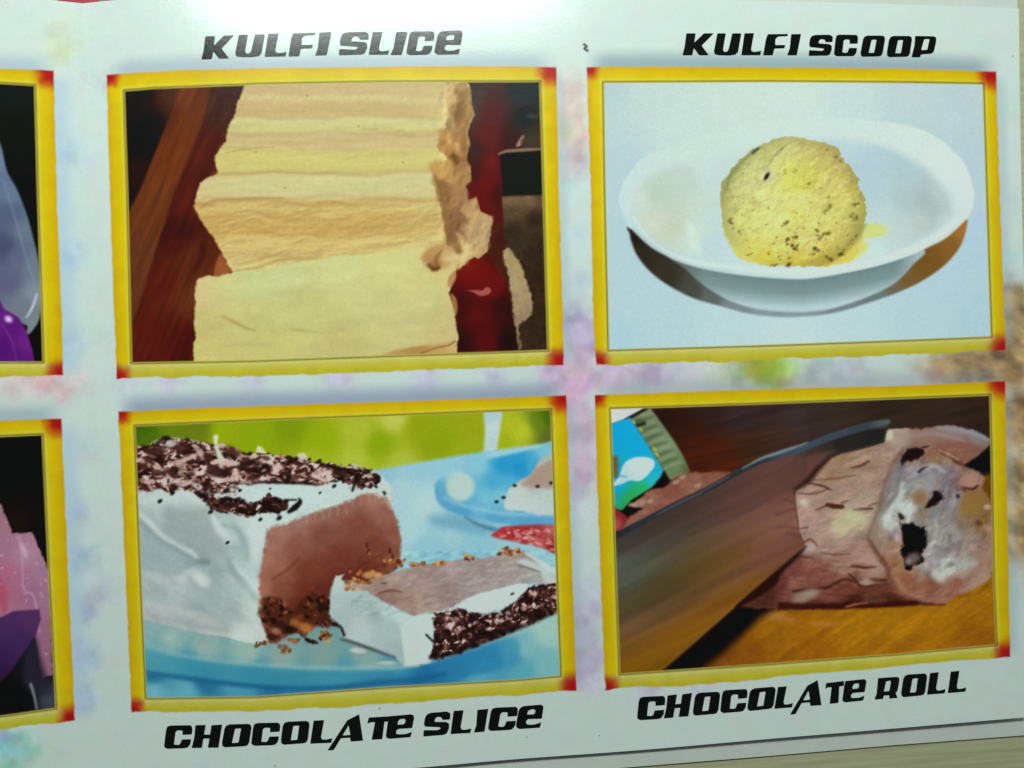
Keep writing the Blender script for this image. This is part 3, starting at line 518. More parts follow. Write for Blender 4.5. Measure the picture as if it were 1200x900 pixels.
    p.fill(face, [(318, 632, 176, 134, 118), (312, 655, 182, 140, 120), (308, 690, 178, 130, 110), (330, 625, 178, 140, 126), (350, 608, 176, 142, 130), (380, 600, 168, 132, 118), (410, 590, 164, 122, 106), (440, 585, 180, 140, 124), (455, 600, 166, 122, 106), (462, 630, 160, 110, 92), (466, 655, 152, 104, 84), (345, 640, 156, 106, 92), (380, 625, 150, 100, 88), (420, 615, 148, 96, 82), (445, 640, 142, 88, 72), (360, 670, 138, 82, 66), (400, 655, 136, 80, 66), (430, 670, 128, 70, 54), (330, 690, 150, 98, 80), (360, 695, 134, 72, 54), (400, 685, 124, 66, 50), (320, 715, 150, 100, 82), (350, 710, 120, 66, 48), (380, 700, 116, 62, 46), (325, 665, 168, 120, 102)],
           soft=3.0, smooth=False, idn=CK, rough=1.4, rs=5)
    fm = lambda x, y: (x > 306) & (x < 468) & (y > 590) & (y < 715)
    p.modulate(W, 0.035, lambda x, y: fbm(x, y, 7, 6, seed=85, octv=3) * fm(x, y))
    p.stroke(a([(784, 676), (776, 740), (770, 810)]), 2, (140, 100, 88), soft=2.5, alpha=0.5)
    p.stroke(c([(960, 70), (900, 130), (810, 190)]), [1, 3, 1], (112, 62, 46), soft=3, alpha=0.5)
    p.stroke(b([(230, 495), (255, 540), (270, 560)]), [2, 4, 2], (190, 168, 154), soft=2, alpha=0.8)
    for (x, y) in ((430, 639), (432, 646), (457, 645), (460, 652)): p.blob(x, y, 1.6, 3.2, (98, 52, 34), 0, 0.6, 0.8)
    p.blob(433, 648, 1.4, 2, (190, 140, 100), 0, 0.6, 0.8)
    for k in range(12):
        x = 360 + k * 9; y0 = interp([(340, 612), (400, 592), (440, 578)], x)
        p.stroke([(x, y0), (x - 1 + k % 3, y0 + 6 + (k * 7) % 6)], 1.6, (196, 168, 156), soft=2, alpha=0.5)
    # crumb bottom of the cake
    cr = c([(745, 370), (780, 290), (850, 300), (900, 340), (960, 340), (1030, 262), (1090, 280), (1130, 310), (1130, 400), (1175, 430), (1130, 460), (1050, 450), (1000, 500), (930, 495), (880, 500), (850, 535), (795, 540), (765, 440)])
    p.fill(cr, (92, 50, 34), soft=3, alpha=0.85, rough=3, rs=7, idn=CK)
    p.flakes(120, cr, (1.4, 4.0), (1.2, 2.4), (20, 50), [(58, 28, 18), (120, 70, 48), (46, 24, 16), (168, 108, 62), (150, 92, 70), (40, 22, 16)], 14, 0.85)
    for q, col, r in (((940, 430), (176, 116, 62), 9), ((1000, 460), (196, 138, 82), 11), ((970, 400), (130, 82, 40), 6), ((830, 480), (176, 128, 104), 8), ((860, 440), (70, 38, 26), 7), ((815, 420), (56, 26, 20), 7), ((905, 470), (44, 28, 18), 8), ((1090, 340), (60, 36, 24), 8), ((1045, 330), (106, 78, 40), 5), ((1110, 400), (92, 52, 36), 8), ((810, 510), (80, 46, 32), 7), ((1160, 440), (66, 44, 36), 4)):
        x, y = c([q])[0]; p.blob(x, y, r * 0.75, r * 0.55, col, 15, 0.6, 0.9)
    for q, r, col in (((720, 560), 4, (150, 120, 70)), ((757, 545), 5, (160, 92, 56)), ((935, 535), 6, (178, 120, 76)), ((895, 585), 7.5, (204, 158, 104)), ((875, 590), 4, (186, 130, 84)), ((1030, 535), 7, (74, 46, 36)), ((1100, 500), 9, (190, 138, 76)), ((1115, 520), 6, (216, 172, 112)), ((1085, 515), 5, (150, 96, 56)), ((1130, 505), 4, (176, 120, 70))):
        x, y = c([q])[0]; rc = random.Random(int(x * 3 + y))
        for k in range(7):
            v = rc.uniform(0.55, 1.08)
            p.blob(x + rc.gauss(0, r * 0.38), y + rc.gauss(0, r * 0.26), r * rc.uniform(0.25, 0.5), r * rc.uniform(0.2, 0.36), tuple(u * v for u in col), rc.uniform(-60, 60), 0.6, 0.9)
    # shavings on top
    fl = a([(40, 205), (130, 200), (165, 175), (200, 156), (330, 168), (380, 182), (470, 185), (560, 205), (620, 232), (650, 246), (720, 242), (860, 257), (990, 262), (1050, 292), (1100, 300), (1200, 312)]) + b([(60, 328), (140, 346), (190, 372), (215, 402), (212, 425), (160, 438), (70, 455), (0, 408)]) + a([(1140, 410), (1050, 426), (830, 415), (640, 420), (560, 432), (620, 452), (540, 470), (430, 470), (390, 474), (290, 452), (240, 470), (180, 450), (40, 462)])
    p.fill(a([(120, 205), (200, 158), (330, 168), (420, 190), (360, 215), (200, 225)]), (206, 214, 204), soft=2.5, idn=FL_)
    def shav(x, y, bias=0.0, sx=11, sy=5.5, seed=401, ang=12):
        xx = x + 4 * fbm(x, y, 12, seed=seed + 7, octv=2); yy = y + 3 * fbm(x, y, 12, seed=seed + 8, octv=2)
        n = fbm(xx, yy, sx, sy, seed=seed, octv=3, ang=ang) + 0.35 * relief(xx, yy, sx, sy, seed=seed, octv=3, ang=ang) + bias
        k = [-1.2, -0.35, 0.0, 0.25, 0.42, 0.60, 1.2]
        cs = [(40, 26, 24), (66, 42, 38), (98, 64, 56), (132, 94, 86), (190, 160, 152), (216, 198, 190), (226, 216, 210)]
        return np.stack([np.interp(n, k, [c_[q_] for c_ in cs]) for q_ in range(3)], -1) / 255.0
    p.fill(fl, lambda x, y: shav(x, y, 0.10), soft=2.0, smooth=False, rough=2.4, rs=5, idn=FL_)
    zf = lambda q: Z(160, 500, 8.57, q)
    for (x0, y0), rx, ry, an, col in (((200, 245), 9, 5, -10, (56, 40, 36)), ((430, 215), 8, 4.5, 0, (84, 50, 46)), ((700, 300), 8, 5, 20, (84, 54, 48)), ((960, 262), 10, 6.5, 25, (78, 58, 48)), ((820, 462), 12, 5.5, 5, (74, 46, 42)), ((290, 470), 11, 3.2, 0, (64, 42, 38)), ((120, 330), 7, 3.5, 10, (70, 44, 40)), ((330, 170), 8.5, 4.5, -10, (214, 220, 212)), ((480, 335), 8, 2.6, -25, (212, 192, 184)), ((560, 300), 6, 2.6, -30, (206, 186, 178)), ((420, 385), 7, 2.4, -5, (204, 184, 176)), ((440, 462), 4, 3, 20, (200, 184, 176)), ((350, 540), 10, 2.8, 8, (208, 196, 190)), ((860, 372), 8, 2.4, -10, (202, 182, 172)), ((970, 372), 7, 2.6, 5, (206, 190, 178)), ((960, 530), 6, 3, 0, (204, 182, 176)), ((50, 345), 4.5, 2.6, 20, (208, 176, 166)), ((140, 552), 5, 3, 0, (212, 196, 190)), ((450, 582), 7, 2.4, 5, (206, 192, 188)), ((615, 600), 6, 3.6, 30, (212, 222, 214)), ((1140, 310), 6, 2.2, 0, (202, 178, 172)), ((650, 260), 3, 5, -30, (206, 182, 174))):
        p.blob(*zf([(x0, y0)])[0], rx, ry, col, an, 0.55, 0.8)
    DK = [(52, 32, 28), (66, 40, 34), (84, 50, 44), (104, 66, 58), (124, 82, 72), (44, 30, 28)]
    LT = [(206, 182, 172), (190, 160, 150), (216, 206, 198), (170, 132, 122)]
    p.flakes(70, fl, (1.8, 5.0), (1.4, 2.8), (8, 30), DK + LT, 21, 0.85)
    p.flakes(60, fl, (1.4, 3.4), (1.3, 2.4), (-12, 40), DK + LT, 22, 0.85)
    for q in (([(230, 305), (330, 275), (380, 260)]), ([(250, 395), (350, 410), (380, 430)]), ([(390, 225), (420, 270)]), ([(480, 290), (560, 310), (620, 300)]), ([(100, 410), (140, 405)]), ([(560, 400), (610, 380)]), ([(1030, 370), (1075, 340)]), ([(840, 300), (860, 325)]), ([(1080, 350), (1140, 345)]), ([(640, 410), (720, 405)])):
        p.stroke(a(q), [2, 5, 3][:len(q)], (214, 194, 186), soft=2.5, alpha=0.85)
    for q, r in (((170, 235), 9), ((120, 240), 7), ((300, 220), 7), ((540, 355), 9), ((590, 235), 9), ((720, 300), 9), ((780, 320), 8), ((900, 300), 8), ((660, 280), 7), ((230, 350), 9), ((350, 365), 7), ((450, 260), 8), ((930, 380), 8), ((1185, 360), 9), ((470, 350), 8), ((80, 320), 7), ((85, 440), 6), ((820, 395), 6), ((160, 350), 7)):
        x, y = a([q])[0]; p.blob(x, y, r * 0.8, r * 0.42, DK[(r + int(q[0])) % 4], (q[0] % 50) - 15, 0.5, 0.75)
    p.stroke(a([(700, 408), (850, 410), (1000, 414), (1060, 424)]), [2, 3, 3.4, 2], (50, 36, 36), soft=2, alpha=0.9)
    p.fill(a([(480, 150), (508, 148), (505, 200), (535, 262), (545, 282), (505, 275), (490, 220)]), (212, 222, 200), soft=2)
    p.fill(a([(722, 238), (735, 203), (775, 238), (760, 246)]), (214, 220, 200), soft=2)
    p.fill(a([(950, 255), (990, 245), (1005, 275), (970, 280)]), (208, 214, 196), soft=2)
    p.blob(*a([(215, 160)])[0], 5, 2.6, (48, 44, 34), 0, 0.5)
    rg = random.Random(5)
    for k in range(26):
        x, y = b([(rg.uniform(-30, 205), 0)])[0]; y = interp([(380, 547), (400, 550), (420, 556), (446, 566)], x) + rg.uniform(-5, 16)
        p.blob(x, y, rg.uniform(1.5, 4.2), rg.uniform(1.2, 2.4), rg.choice([(44, 30, 32), (58, 36, 36), (112, 70, 72), (204, 196, 192)]), rg.uniform(-60, 60), 0.5, 0.9)
    # lower patch of shavings
    lp = a([(385, 468), (440, 470), (500, 490), (620, 500), (700, 525), (740, 515), (790, 478), (830, 490), (880, 512), (905, 515), (890, 560), (850, 595), (800, 575), (740, 585), (690, 602), (620, 592), (540, 575), (470, 560), (430, 515)])
    p.fill(lp, lambda x, y: shav(x, y, -0.45, 9, 5, 431), soft=2, rough=2, rs=5, idn=FL_)
    p.flakes(40, lp, (1.2, 3.6), (1.4, 3), (12, 30), DK + [(130, 84, 78), (150, 104, 96)], 23, 0.85)
    p.flakes(26, a([(400, 440), (620, 440), (640, 470), (560, 500), (420, 480)]), (1.2, 3.0), (1.2, 2.4), (10, 30), DK + LT, 24, 0.85)
    for q, r in (((555, 455), 5), ((180, 515), 4), ((250, 470), 4), ((465, 575), 4), ((560, 748), 3.2), ((745, 618), 3.4), ((850, 610), 4.4), ((630, 455), 3), ((1080, 468), 2.4), ((1160, 430), 3.6), ((800, 445), 2), ((1020, 280), 3), ((1075, 290), 4), ((1125, 310), 3.4)):
        x, y = a([q])[0]; p.blob(x, y, r * 0.8, r * 0.55, (46, 40, 38), -35, 0.5, 0.9)
    p.stroke(a([(905, 575), (940, 550), (968, 520), (962, 500)]), [4, 7, 5, 1.5], (40, 34, 36), soft=1.8)
    p.stroke(a([(895, 508), (945, 508)]), 2, (70, 44, 44), soft=1.6)
    for q in (((60, 460), (70, 430)), ((160, 425), (160, 438)), ((230, 470), (236, 478))):
        p.stroke(b(q), 3, (40, 34, 40), soft=1.6, alpha=0.85)
    p.modulate(W, 0.10, lambda x, y: fbm(x, y, 4, 3, seed=91, octv=2) * ((y < 582) & (y > 512) & (x < 445) & (p.C.mean(-1) < 0.6) & (p.C[..., 1] < p.C[..., 0] * 1.02)))
    # cut slice: top, flank, frosting, chocolate front
    p.fill(c([(1168, 168), (1215, 160)]) + d([(0, 175), (30, 215), (130, 250), (250, 312), (385, 382), (420, 400), (420, 650), (340, 652), (300, 612), (180, 560), (60, 512), (0, 485)]) + c([(1180, 430), (1135, 385), (1140, 260)]),
           [(395, 680, 200, 216, 208), (390, 705, 188, 206, 202), (400, 725, 180, 198, 196), (410, 690, 192, 210, 206), (420, 705, 176, 196, 194), (425, 735, 196, 210, 206), (440, 720, 172, 190, 188), (450, 740, 182, 200, 196), (440, 705, 186, 206, 204), (460, 735, 178, 198, 194), (465, 760, 176, 194, 192), (455, 715, 196, 214, 210), (470, 725, 202, 222, 216)], soft=1.6, smooth=False, idn=SL)
    p.fill(d([(320, 440), (380, 380), (500, 360), (660, 300), (760, 250), (900, 210), (1012, 200), (1015, 250), (960, 300), (850, 345), (700, 380), (520, 400), (510, 500), (500, 590), (478, 632), (345, 648), (335, 560)]), [(475, 735, 204, 222, 216), (480, 770, 204, 220, 212), (500, 730, 206, 224, 218), (495, 760, 206, 222, 216), (550, 710, 208, 226, 220), (590, 700, 206, 224, 218), (612, 690, 204, 222, 216)], soft=2, smooth=False, idn=SL)
    tp = d([(40, 215), (130, 190), (220, 160), (320, 130), (430, 100), (550, 85), (660, 68), (750, 68), (830, 55), (900, 18), (980, 25), (1060, 70), (1180, 130), (1180, 210), (1020, 205), (920, 212), (830, 238), (750, 258), (680, 282), (600, 330), (500, 356), (390, 378), (250, 310), (130, 240)])
    p.fill(tp, [(x, y, r * 1.0, g * 1.13, b * 1.14) for x, y, r, g, b in [(430, 690, 180, 144, 130), (450, 685, 176, 142, 132), (470, 672, 184, 150, 142), (500, 665, 176, 140, 134), (530, 660, 182, 150, 146), (560, 662, 176, 144, 140), (590, 655, 180, 148, 142), (620, 652, 168, 136, 128), (480, 710, 178, 138, 124), (520, 695, 172, 138, 132), (560, 685, 180, 150, 148), (600, 675, 182, 152, 148), (630, 675, 180, 160, 156), (450, 700, 160, 116, 106), (500, 712, 182, 148, 136), (640, 660, 196, 206, 200)]], soft=2, smooth=False, rough=1, rs=5, idn=SL)
    tm = lambda x, y: (x > 412) & (y > 645) & (y < 722) & (y < 735 - (x - 480) * 0.28)
    p.modulate(W, 0.07, lambda x, y: fbm(x, y, 9, 4, seed=95, octv=3, ang=-14) * tm(x, y))
    p.stroke(d([(205, 255), (260, 240), (325, 248)]), [2, 3, 1], (140, 82, 80), soft=2, alpha=0.8)
    p.fill(d([(950, 85), (1000, 70), (1090, 120), (1170, 190), (1170, 215), (1100, 200), (1080, 150), (990, 110)]), (200, 212, 206), soft=3)
    p.stroke(d([(1000, 40), (1080, 90), (1165, 150)]), [3, 4, 5], (206, 220, 214), soft=3)
    p.stroke(d([(960, 100), (1030, 125), (1075, 140)]), [1, 2, 1], (120, 96, 90), soft=2, alpha=0.7)
    p.fill(d([(640, 318), (690, 280), (750, 258), (830, 240), (920, 212), (1005, 205), (1015, 235), (960, 290), (850, 340), (760, 368), (690, 356)]), (208, 226, 222), soft=2.2, idn=SL)
    fc = d([(500, 370), (560, 350), (640, 338), (690, 356), (770, 372), (860, 345), (960, 292), (1005, 235), (1060, 215), (1180, 205), (1180, 348), (950, 452), (700, 552), (520, 615), (475, 606), (500, 500)])
    p.fill(fc, lambda x, y: shav(x, y, -0.30, 6.5, 5, 461, 40), soft=2.2, smooth=False, rough=2, rs=5, idn=SL)
    p.flakes(60, fc, (1.2, 3.2), (1.1, 2.2), (20, 50), [(38, 22, 22), (84, 54, 52), (120, 86, 86), (46, 28, 26)], 31, 0.8)
    p.flakes(36, d([(520, 380), (690, 370), (780, 385), (960, 310), (1040, 225), (1180, 215), (1180, 300), (960, 380), (760, 460), (600, 520)]), (1.4, 3.6), (1.1, 2.0), (10, 50), [(206, 168, 172), (184, 146, 150), (216, 190, 190)], 32, 0.85)
    p.stroke(d([(480, 605), (600, 580), (800, 505), (1000, 425), (1170, 350)]), [3, 5, 5, 5, 4], (38, 26, 26), soft=3, alpha=0.6)
    p.stroke(d([(460, 480), (495, 515)]), 2.4, (52, 46, 46), soft=1.6)
    p.blob(*d([(925, 258)])[0], 2.6, 1.4, (90, 90, 92), -20, 0.6)
    for x0, y0, n, sx, sy in ((480, 730, 0, 0, 0), (430, 676, 22, 20, 8), (415, 685, 14, 10, 6), (462, 662, 14, 12, 6), (552, 653, 8, 7, 2.5), (490, 661, 8, 8, 2), (515, 660, 8, 10, 2), (596, 646, 16, 12, 3.5)):
        rr = random.Random(int(x0))
        for k in range(n):
            p.blob(x0 + rr.uniform(-sx, sx), y0 + rr.uniform(-sy, sy), rr.uniform(1.5, 3.6), rr.uniform(1.2, 2.6), rr.choice([(196, 146, 92), (176, 118, 72), (120, 66, 46), (214, 176, 124), (150, 96, 62)]), rr.uniform(-40, 40), 0.6, 0.9)
    p.blob(432, 674, 7, 4, (204, 160, 104), 0, 0.6); p.blob(443, 674, 5, 3.4, (212, 172, 118), 0, 0.6)
    p.stroke(c([(1160, 440), (1195, 455), (1215, 500)]), [4, 3, 3], (52, 46, 46), soft=2)
    p.stroke(d([(0, 505), (60, 520), (150, 552), (290, 602)]), [2, 3, 4, 2], (78, 92, 100), soft=2.5, alpha=0.8)
    p.blob(*d([(90, 565)])[0], 9, 3, (190, 206, 212), 5, 0.6); p.blob(*d([(250, 632)])[0], 11, 2.5, (176, 200, 208), 0, 0.7)

# ---- print 4: knife through a chocolate roll
def pic_roll(p, base):
    a, b, c, d = [lambda q, o=o: Z(o[0], o[1], 5.0, q) for o in ((710, 465), (930, 465), (710, 620), (930, 610))]
    W = (slice(None), slice(None))
    BX = part(base + 1, 'printed_blue_box', base); KN = part(base + 2, 'printed_knife', base); RL = part(base + 3, 'printed_chocolate_roll', base); BD = part(base + 4, 'printed_cutting_board', base)
    p.put(W, np.ones(p.X.shape), [(770, 490, 62, 36, 26), (800, 500, 66, 38, 26), (830, 480, 64, 46, 46), (870, 490, 74, 56, 56), (900, 475, 72, 52, 54), (930, 490, 78, 62, 60), (820, 530, 90, 42, 24), (850, 535, 96, 46, 24), (800, 545, 86, 38, 20), (880, 520, 80, 54, 38), (910, 510, 82, 60, 48), (960, 490, 70, 56, 50), (1000, 480, 72, 56, 46), (1050, 485, 68, 54, 44), (1100, 480, 68, 52, 42), (1150, 470, 64, 46, 38), (1155, 510, 60, 46, 38), (1060, 500, 72, 54, 40)])
    p.modulate(W, 0.10, lambda x, y: fbm(x, y, 90, 7, seed=101, ang=-14))
    # board
    board = c([(0, 860), (300, 860), (760, 450), (1240, 430)]) + d([(500, 470), (1000, 300), (1100, 0)]) + b([(1080, 470), (1250, 440), (1250, 900)]) + d([(1250, 860)])
    p.fill(board, [(780, 785, 150, 98, 18), (850, 770, 140, 92, 18), (900, 740, 166, 114, 22), (950, 730, 168, 112, 18), (880, 760, 150, 100, 16), (950, 765, 160, 106, 16), (1000, 735, 176, 122, 22), (1050, 740, 180, 126, 24), (1050, 760, 168, 112, 16), (1100, 730, 178, 122, 22), (1150, 720, 172, 118, 22), (1150, 745, 160, 106, 16), (1155, 560, 116, 84, 18), (1160, 600, 122, 92, 22), (1160, 650, 140, 100, 24), (1160, 690, 168, 116, 26)], soft=2, smooth=False, idn=BD)
    bm = lambda x, y: (y > 700 - (x > 1150) * 150)
    p.modulate(W, 0.06, lambda x, y: fbm(x, y, 50, 8, seed=103, ang=-35) * bm(x, y))
    p.modulate(W, 0.03, lambda x, y: fbm(x, y, 5, 3, seed=105, octv=2) * bm(x, y))
    p.stroke(d([(640, 540), (500, 650), (380, 760)]), [2, 4, 3], (190, 134, 36), soft=5, alpha=0.6)
    p.fill(c([(900, 500), (980, 480), (1060, 500), (1110, 535), (1080, 550), (980, 530)]), (190, 134, 84), soft=6, alpha=0.7)
    p.fill(d([(100, 600), (200, 592), (260, 605), (180, 625)]), (192, 134, 88), soft=5, alpha=0.7)
    # dark gap under the knife
    p.fill(c([(290, 850), (760, 440), (1000, 440), (985, 468), (900, 520), (800, 620), (680, 730), (590, 800), (540, 850)]), (24, 16, 8), soft=8, smooth=False)
    # box
    p.fill(a([(20, 60), (235, 60), (135, 122), (20, 165)]), [(720, 485, 206, 208, 204), (740, 485, 198, 202, 204)], soft=1.8, smooth=False, idn=BX)
    p.fill(a([(135, 120), (225, 74), (262, 66), (330, 160), (402, 262), (450, 340), (492, 432), (480, 452), (372, 492), (320, 400), (270, 320)]), [(745, 490, 70, 84, 56), (755, 485, 120, 134, 96), (765, 500, 108, 126, 92), (760, 515, 98, 116, 82), (780, 520, 116, 140, 106), (775, 540, 100, 122, 84), (795, 545, 104, 130, 92), (790, 555, 100, 124, 80), (803, 550, 84, 92, 50)], soft=2.5, smooth=False, idn=BX)
    for k in range(13):
        x0 = 150 + k * 15; y0 = 130 + k * 24
        p.stroke(a([(x0, y0 + 8), (x0 + 60, y0 - 20), (x0 + 105, y0 - 34)]), [1.5, 3, 1], (54, 66, 42) if k % 2 else (146, 160, 120), soft=3, alpha=0.5)
    p.stroke(a([(190, 168), (225, 156)]), 4, (26, 34, 26), soft=2.5)
    for q in ((162, 148), (205, 192), (285, 305), (300, 340)): p.blob(*a([q])[0], 3, 1.8, (176, 176, 60), 50, 0.7, 0.8)
    p.stroke(a([(120, 132), (180, 100), (235, 72)]), 3, (16, 20, 22), soft=2)
    p.fill(a([(300, 400), (340, 432), (378, 490), (335, 530), (262, 535), (180, 620), (215, 655), (120, 705), (60, 660)]), (16, 20, 24), soft=2.5, smooth=False)
    p.fill(a([(20, 160), (140, 122), (205, 220), (270, 320), (338, 432), (320, 470), (270, 530), (150, 605), (95, 665), (20, 650)]), [(720, 510, 16, 158, 206), (740, 500, 18, 160, 208), (750, 520, 18, 160, 208), (725, 570, 14, 156, 200), (760, 550, 24, 166, 206), (765, 565, 32, 176, 190), (755, 574, 40, 166, 90), (740, 584, 44, 160, 70), (730, 594, 40, 150, 60), (722, 590, 24, 156, 150)], soft=1.8, smooth=False, idn=BX)
    p.fill(a([(40, 510), (75, 470), (105, 395), (150, 362), (200, 352), (262, 360), (286, 388), (270, 430), (205, 490), (140, 490), (95, 510), (45, 522)]), [(745, 545, 186, 208, 224), (730, 556, 176, 202, 222), (760, 545, 190, 212, 226)], soft=1.8, idn=BX)
    p.stroke(a([(80, 462), (120, 470)]), 2, (30, 160, 200), soft=2, alpha=0.7)
    p.fill(a([(36, 348), (70, 345), (76, 400), (70, 470), (40, 475)]), (96, 88, 66), soft=3, smooth=False)
    p.fill(a([(40, 645), (80, 670), (125, 712), (95, 760), (40, 790)]), [(720, 600, 150, 44, 48), (730, 608, 140, 40, 44), (723, 612, 196, 110, 110)], soft=2.5)
    # ice cream behind the knife
    p.fill(a([(132, 640), (170, 608), (230, 570), (285, 540), (345, 530), (400, 482), (430, 458), (490, 446), (560, 442), (660, 444), (780, 434), (860, 410), (820, 440), (600, 560), (300, 720), (60, 830), (90, 770), (150, 695), (215, 652)]),
           [(745, 588, 180, 132, 116), (760, 585, 170, 112, 96), (790, 568, 158, 98, 84), (805, 560, 172, 114, 100), (840, 556, 160, 102, 88), (860, 555, 150, 96, 78), (770, 595, 164, 106, 94), (745, 605, 166, 110, 98), (735, 615, 160, 100, 90)], soft=2.2, rough=1.2, rs=6, idn=RL)
    p.modulate(W, 0.07, lambda x, y: fbm(x, y, 9, 6, seed=111, octv=3) * ((x > 735) & (x < 875) & (y > 552) & (y < 625) & (p.C[..., 0] > p.C[..., 2] * 1.3) & (p.C[..., 0] > 0.45)))
    for q in ((215, 620), (258, 612), (160, 632), (410, 500), (540, 520), (450, 470)): p.blob(*a([q])[0], 4, 2.4, (206, 164, 146), -20, 0.7, 0.7)
    # the roll: body
    body = b([(0, 520), (75, 502), (130, 440), (195, 372), (268, 330), (400, 300), (530, 266), (560, 195), (640, 182), (760, 185), (850, 168), (950, 172), (1060, 200), (1150, 245), (1152, 280), (1080, 350), (1000, 402), (1060, 430), (1112, 472), (1105, 540), (1140, 600), (1152, 660), (1175, 800)]) + d([(1170, 200), (1160, 322), (1050, 402), (950, 442), (885, 490), (750, 490), (500, 505), (200, 518), (-60, 520)]) + c([(870, 465), (790, 450), (1000, 240), (1165, 100), (1130, 0)])
    p.fill(body, [(940, 580, 196, 152, 138), (960, 590, 190, 146, 130), (985, 575, 196, 152, 136), (950, 610, 200, 158, 144), (975, 555, 186, 138, 116), (990, 540, 178, 132, 110), (1010, 530, 184, 140, 120), (1035, 520, 178, 132, 116), (1030, 550, 190, 146, 130), (1000, 560, 192, 148, 130), (1010, 600, 190, 148, 134), (995, 610, 206, 186, 156), (1010, 605, 212, 198, 168), (985, 620, 212, 190, 160), (960, 625, 196, 156, 142), (950, 640, 186, 140, 128), (970, 645, 190, 144, 132), (1000, 640, 192, 144, 132), (1015, 640, 184, 132, 120), (935, 665, 140, 84, 76), (960, 665, 150, 92, 84), (985, 665, 178, 126, 114), (1020, 670, 184, 132, 120), (930, 685, 156, 104, 94), (960, 690, 150, 94, 80), (990, 690, 130, 76, 62), (1020, 690, 124, 74, 56), (900, 695, 104, 54, 44), (915, 680, 120, 66, 58), (940, 700, 150, 110, 98), (950, 707, 90, 40, 30), (1000, 707, 84, 38, 28), (1050, 706, 86, 40, 28), (1060, 690, 176, 114, 96), (1100, 690, 176, 112, 98), (1140, 680, 186, 130, 114), (1155, 660, 184, 132, 118),
        (1050, 505, 196, 164, 148), (1080, 510, 170, 124, 112), (1120, 505, 168, 138, 134), (1145, 512, 156, 140, 144), (1130, 525, 158, 106, 94), (1110, 535, 160, 106, 88), (1140, 530, 150, 110, 104), (1040, 510, 212, 196, 176)], soft=1.8, smooth=False, rough=1.0, rs=6, idn=RL)
    bd = lambda x, y: (x > 932) & (x < 1045) & (y > 525) & (y < 712)
    p.modulate(W, 0.035, lambda x, y: fbm(x, y, 18, 11, seed=113, octv=3, ang=-10) * bd(x, y))
    p.modulate(W, 0.09, lambda x, y: fbm(x, y, 12, 3, seed=115, octv=3, ang=6) * ((x > 880) & (x < 1060) & (y > 655) & (y < 710) & (p.C[..., 2] > 0.12)))
    p.modulate(W, 0.045, lambda x, y: relief(x + 5 * fbm(x, y, 20, seed=2), y + 4 * fbm(x, y, 20, seed=4), 20, 13, seed=117, octv=4, ang=-12) * (bd(x, y) | ((x > 880) & (x < 1060) & (y > 640) & (y < 708))) * (p.C[..., 2] > 0.15))
    for q, w in ((b([(80, 520), (130, 515), (180, 535)]), [2, 4, 2]), (b([(40, 600), (80, 640), (60, 700)]), [3, 5, 3]), (b([(200, 690), (260, 700), (300, 690)]), [2, 5, 2]), (d([(60, 150), (120, 175), (200, 170)]), [2, 4, 2]), (d([(400, 230), (470, 240), (520, 280)]), [3, 6, 3]), (d([(370, 365), (430, 372), (470, 360)]), [2, 4, 2]), (b([(420, 350), (445, 365), (430, 385)]), [2, 3, 2]), (b([(300, 400), (360, 380), (420, 350)]), [2, 4, 2])):
        p.stroke(q, w, (216, 178, 164), soft=3.5, alpha=0.6)
    p.stroke(b([(560, 222), (700, 230), (800, 215), (900, 230), (1000, 260)]), [3, 4, 4, 3, 2], (188, 152, 150), soft=3, alpha=0.7)
    p.stroke(b([(850, 180), (950, 190), (1060, 215), (1140, 250)]), [3, 5, 5, 3], (176, 162, 172), soft=3, alpha=0.8)
    p.blob(*b([(560, 225)])[0], 5, 6, (214, 200, 180), 20, 0.6)
    p.fill(b([(800, 290), (870, 330), (960, 380), (1000, 402), (1060, 360), (1130, 290), (1060, 280), (930, 262)]), (160, 106, 92), soft=5, alpha=0.7)
    p.stroke(b([(800, 300), (880, 335), (960, 385), (1000, 402)]), [2, 3, 4, 3], (104, 62, 46), soft=2.5, alpha=0.8)
    p.stroke(b([(850, 312), (910, 340), (960, 365)]), [2, 3, 2], (206, 168, 140), soft=2, alpha=0.7)
    p.fill(b([(1000, 402), (1080, 350), (1160, 285), (1180, 420), (1110, 452), (1060, 432)]), (20, 22, 24), soft=2.2, smooth=False)
    # cracks on the body
    CKD = (92, 50, 42)
